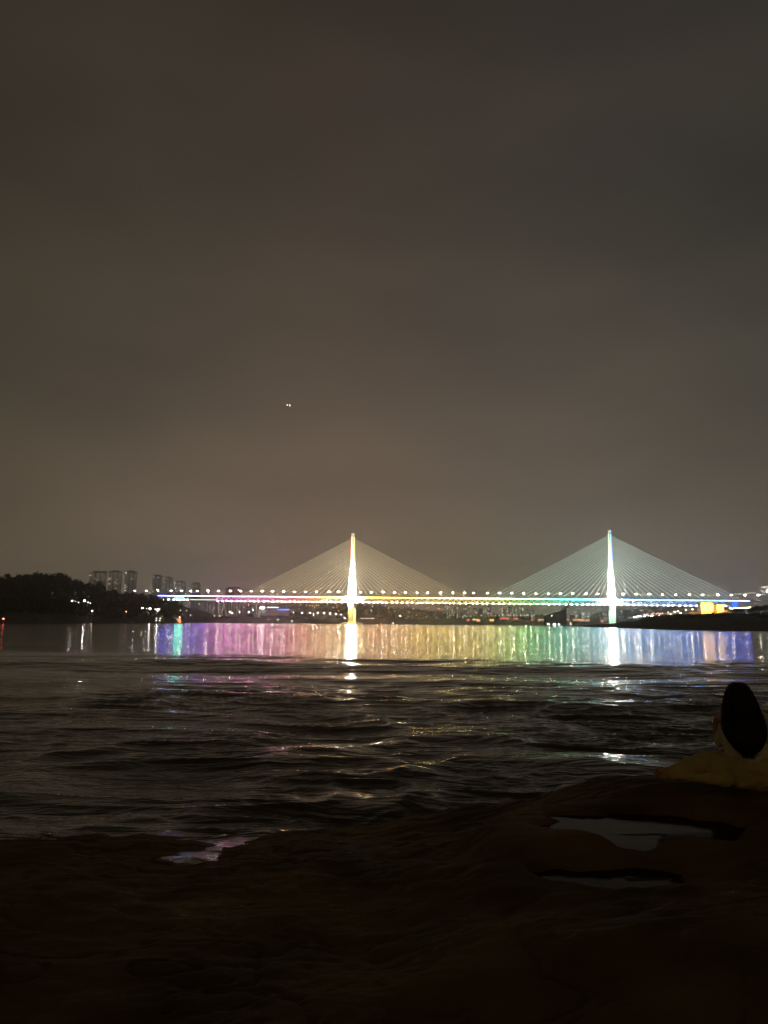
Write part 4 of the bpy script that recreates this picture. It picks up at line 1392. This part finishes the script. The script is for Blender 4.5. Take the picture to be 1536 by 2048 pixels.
# left foot: heel on the rock, toes up and outward
chain(b, [(-.645, .075, .062, .040), (-.672, .06, .045, .036), (-.70, .05, .072, .036), (-.716, .045, .095, .030)])
for k in range(5):
    yy = .005 + k * .021
    L = (.044, .040, .036, .031, .026)[k]
    chain(b, [(-.708, yy + .008, .092 - .004 * k, .0135 if k == 0 else .0105), (-.724, yy, .092 - .004 * k + L * .55, .013 if k == 0 else .0098), (-.735, yy, .092 - .004 * k + L * .75, .011 if k == 0 else .0085)], 8, 2)
fuse(b, 'body', SKIN, per, .0075, 4)
# shirt
s = MB()
chain(s, [(-.02, 0, .185, .168), (-.02, .01, .28, .158), (-.03, .02, .40, .160), (-.035, .02, .49, .142)])
chain(s, [(-.02, -.02, .150, .150), (-.02, 0, .20, .165)])
chain(s, [(-.14, .03, .505, .068), (-.03, .02, .53, .085), (.13, .03, .505, .070)])
chain(s, [(-.13, .03, .49, .066), (-.14, .10, .40, .056), (-.14, .17, .325, .05)])
chain(s, [(.15, .03, .50, .070), (.20, .10, .36, .062), (.17, .20, .26, .054)])
chain(s, [(.0, .0, .20, .15), (.11, .0, .19, .13)])
sh = fuse(s, 'shirt', SHIRT, per, .011, 8, .022, .09)
# trousers
p = MB()
chain(p, [(-.06, -.015, .13, .165), (.12, -.015, .105, .165)])
chain(p, [(-.10, .0, .11, .125), (-.20, .07, .135, .112), (-.29, .14, .128, .100), (-.36, .16, .115, .086)])
chain(p, [(-.36, .16, .115, .086), (-.45, .13, .098, .078), (-.54, .09, .078, .067), (-.60, .075, .062, .053)])
chain(p, [(-.20, -.05, .045, .055), (-.32, -.02, .05, .050), (-.45, .03, .05, .040), (-.55, .05, .05, .030)])
chain(p, [(-.02, -.10, .05, .06), (-.15, -.09, .045, .05), (.04, -.09, .045, .05)])
chain(p, [(.10, .02, .11, .125), (.20, .18, .17, .11), (.23, .36, .19, .10)])
chain(p, [(.23, .36, .19, .10), (.06, .43, .11, .085), (-.07, .45, .07, .07)])
fuse(p, 'trousers', PANTS, per, .012, 7, .032, .07)
# hair: one long shaped mass with strands
OUT = [(1364.6, 1467, 1484), (1368, 1461, 1490), (1376.6, 1455.5, 1496.5), (1389, 1452, 1502.5), (1401, 1449.5, 1508), (1413, 1447.8, 1514), (1425, 1447, 1520), (1438, 1447.3, 1526), (1450, 1448, 1530),
       (1462, 1449.5, 1532), (1474, 1454, 1531), (1486, 1462, 1528), (1494, 1468, 1524), (1500, 1473, 1519), (1505, 1480, 1513), (1508.5, 1488, 1506)]
nk = 40
V = []
for i, (v, ul, ur) in enumerate(OUT):
    f = i / (len(OUT) - 1)
    dy = min(.13, (ur - ul) / 2 * PX * 1.2) if i < 6 else (.118, .10, .09, .08, .075, .07, .065, .06, .05, .04)[i - 6]
    cy = .055 - .01 * i if i < 6 else (-.02, -.07, -.11, -.14, -.16, -.17, -.178, -.183, -.187, -.19)[i - 6]
    pl, pr = at(ul, v, PB.y + cy), at(ur, v, PB.y + cy)
    z = pl.z - PB.z; x0, x1 = pl.x - PB.x, pr.x - PB.x; cx, w = (x0 + x1) / 2, (x1 - x0) / 2
    row = []
    for k in range(nk):
        a = 2 * math.pi * k / nk
        wob = 1 + .035 * math.sin(a * 9 + i * .4) + .02 * math.sin(a * 17 - i * .7)
        row.append((cx + w * math.cos(a) * (1 if abs(math.cos(a)) > .9 else wob), cy + dy * math.sin(a) * wob, z))
    row.append(row[0]); V.append(row)
hair = grid_mesh('hair', np.array(V), HAIR)
hair.parent = per
mm = MB()
def hair_pt(a, f, out=1.0):
    x = f * (len(V) - 1); i = min(int(x), len(V) - 2); t = x - i
    k = (a / (2 * math.pi) * nk) % nk; k0 = int(k)
    p = Vector(V[i][k0]).lerp(Vector(V[i + 1][k0]), t)
    c = Vector(V[i][0]).lerp(Vector(V[i][nk // 2]), .5)
    c2 = Vector((c.x, (V[i][0][1]), p.z))
    return c2 + (p - c2) * out
hr = random.Random(3)
for k in range(760):
    a = hr.uniform(0, 2 * math.pi); f0 = hr.uniform(0, .75); f1 = min(1, f0 + hr.uniform(.2, .6))
    o_ = hr.uniform(.985, 1.035) if k % 9 else hr.uniform(1.03, 1.10); da = hr.uniform(-.12, .12)
    pts = [hair_pt(a + da * t, f0 + (f1 - f0) * t, o_) for t in (0, .25, .5, .75, 1)]
    if f1 > .92: pts.append(pts[-1] + Vector((hr.uniform(-.012, .012), 0, -hr.uniform(.005, .035))))
    mm.tube(pts, hr.uniform(.0010, .0022), 4)
st = mm.build('strands', HAIR, hair)
m = MB(); hc = at(1475.5, 1369, PB.y + .04) - PB; m.ball((hc.x, .04, hc.z), .045, 14, 8, (1.15, 1.2, .42)); m.build('crown_hair', HAIR, hair, True)

# ------------------------------------------------------------------ night haze over the river
hz = MB(); hz.box((-5600, -110, -75), (5600, 4700, 330))
m = bpy.data.materials.new('night_haze'); m.use_nodes = True
t = m.node_tree; t.nodes.clear()
pv = N(t, 'ShaderNodeVolumePrincipled')
pv.inputs['Color'].default_value = (.92, .92, .92, 1)
pv.inputs['Density'].default_value = HAZE_DENSITY
pv.inputs['Anisotropy'].default_value = .8
o = N(t, 'ShaderNodeOutputMaterial'); t.links.new(pv.outputs[0], o.inputs['Volume'])
ho = hz.build('haze', m)
tag(ho, kind='stuff')
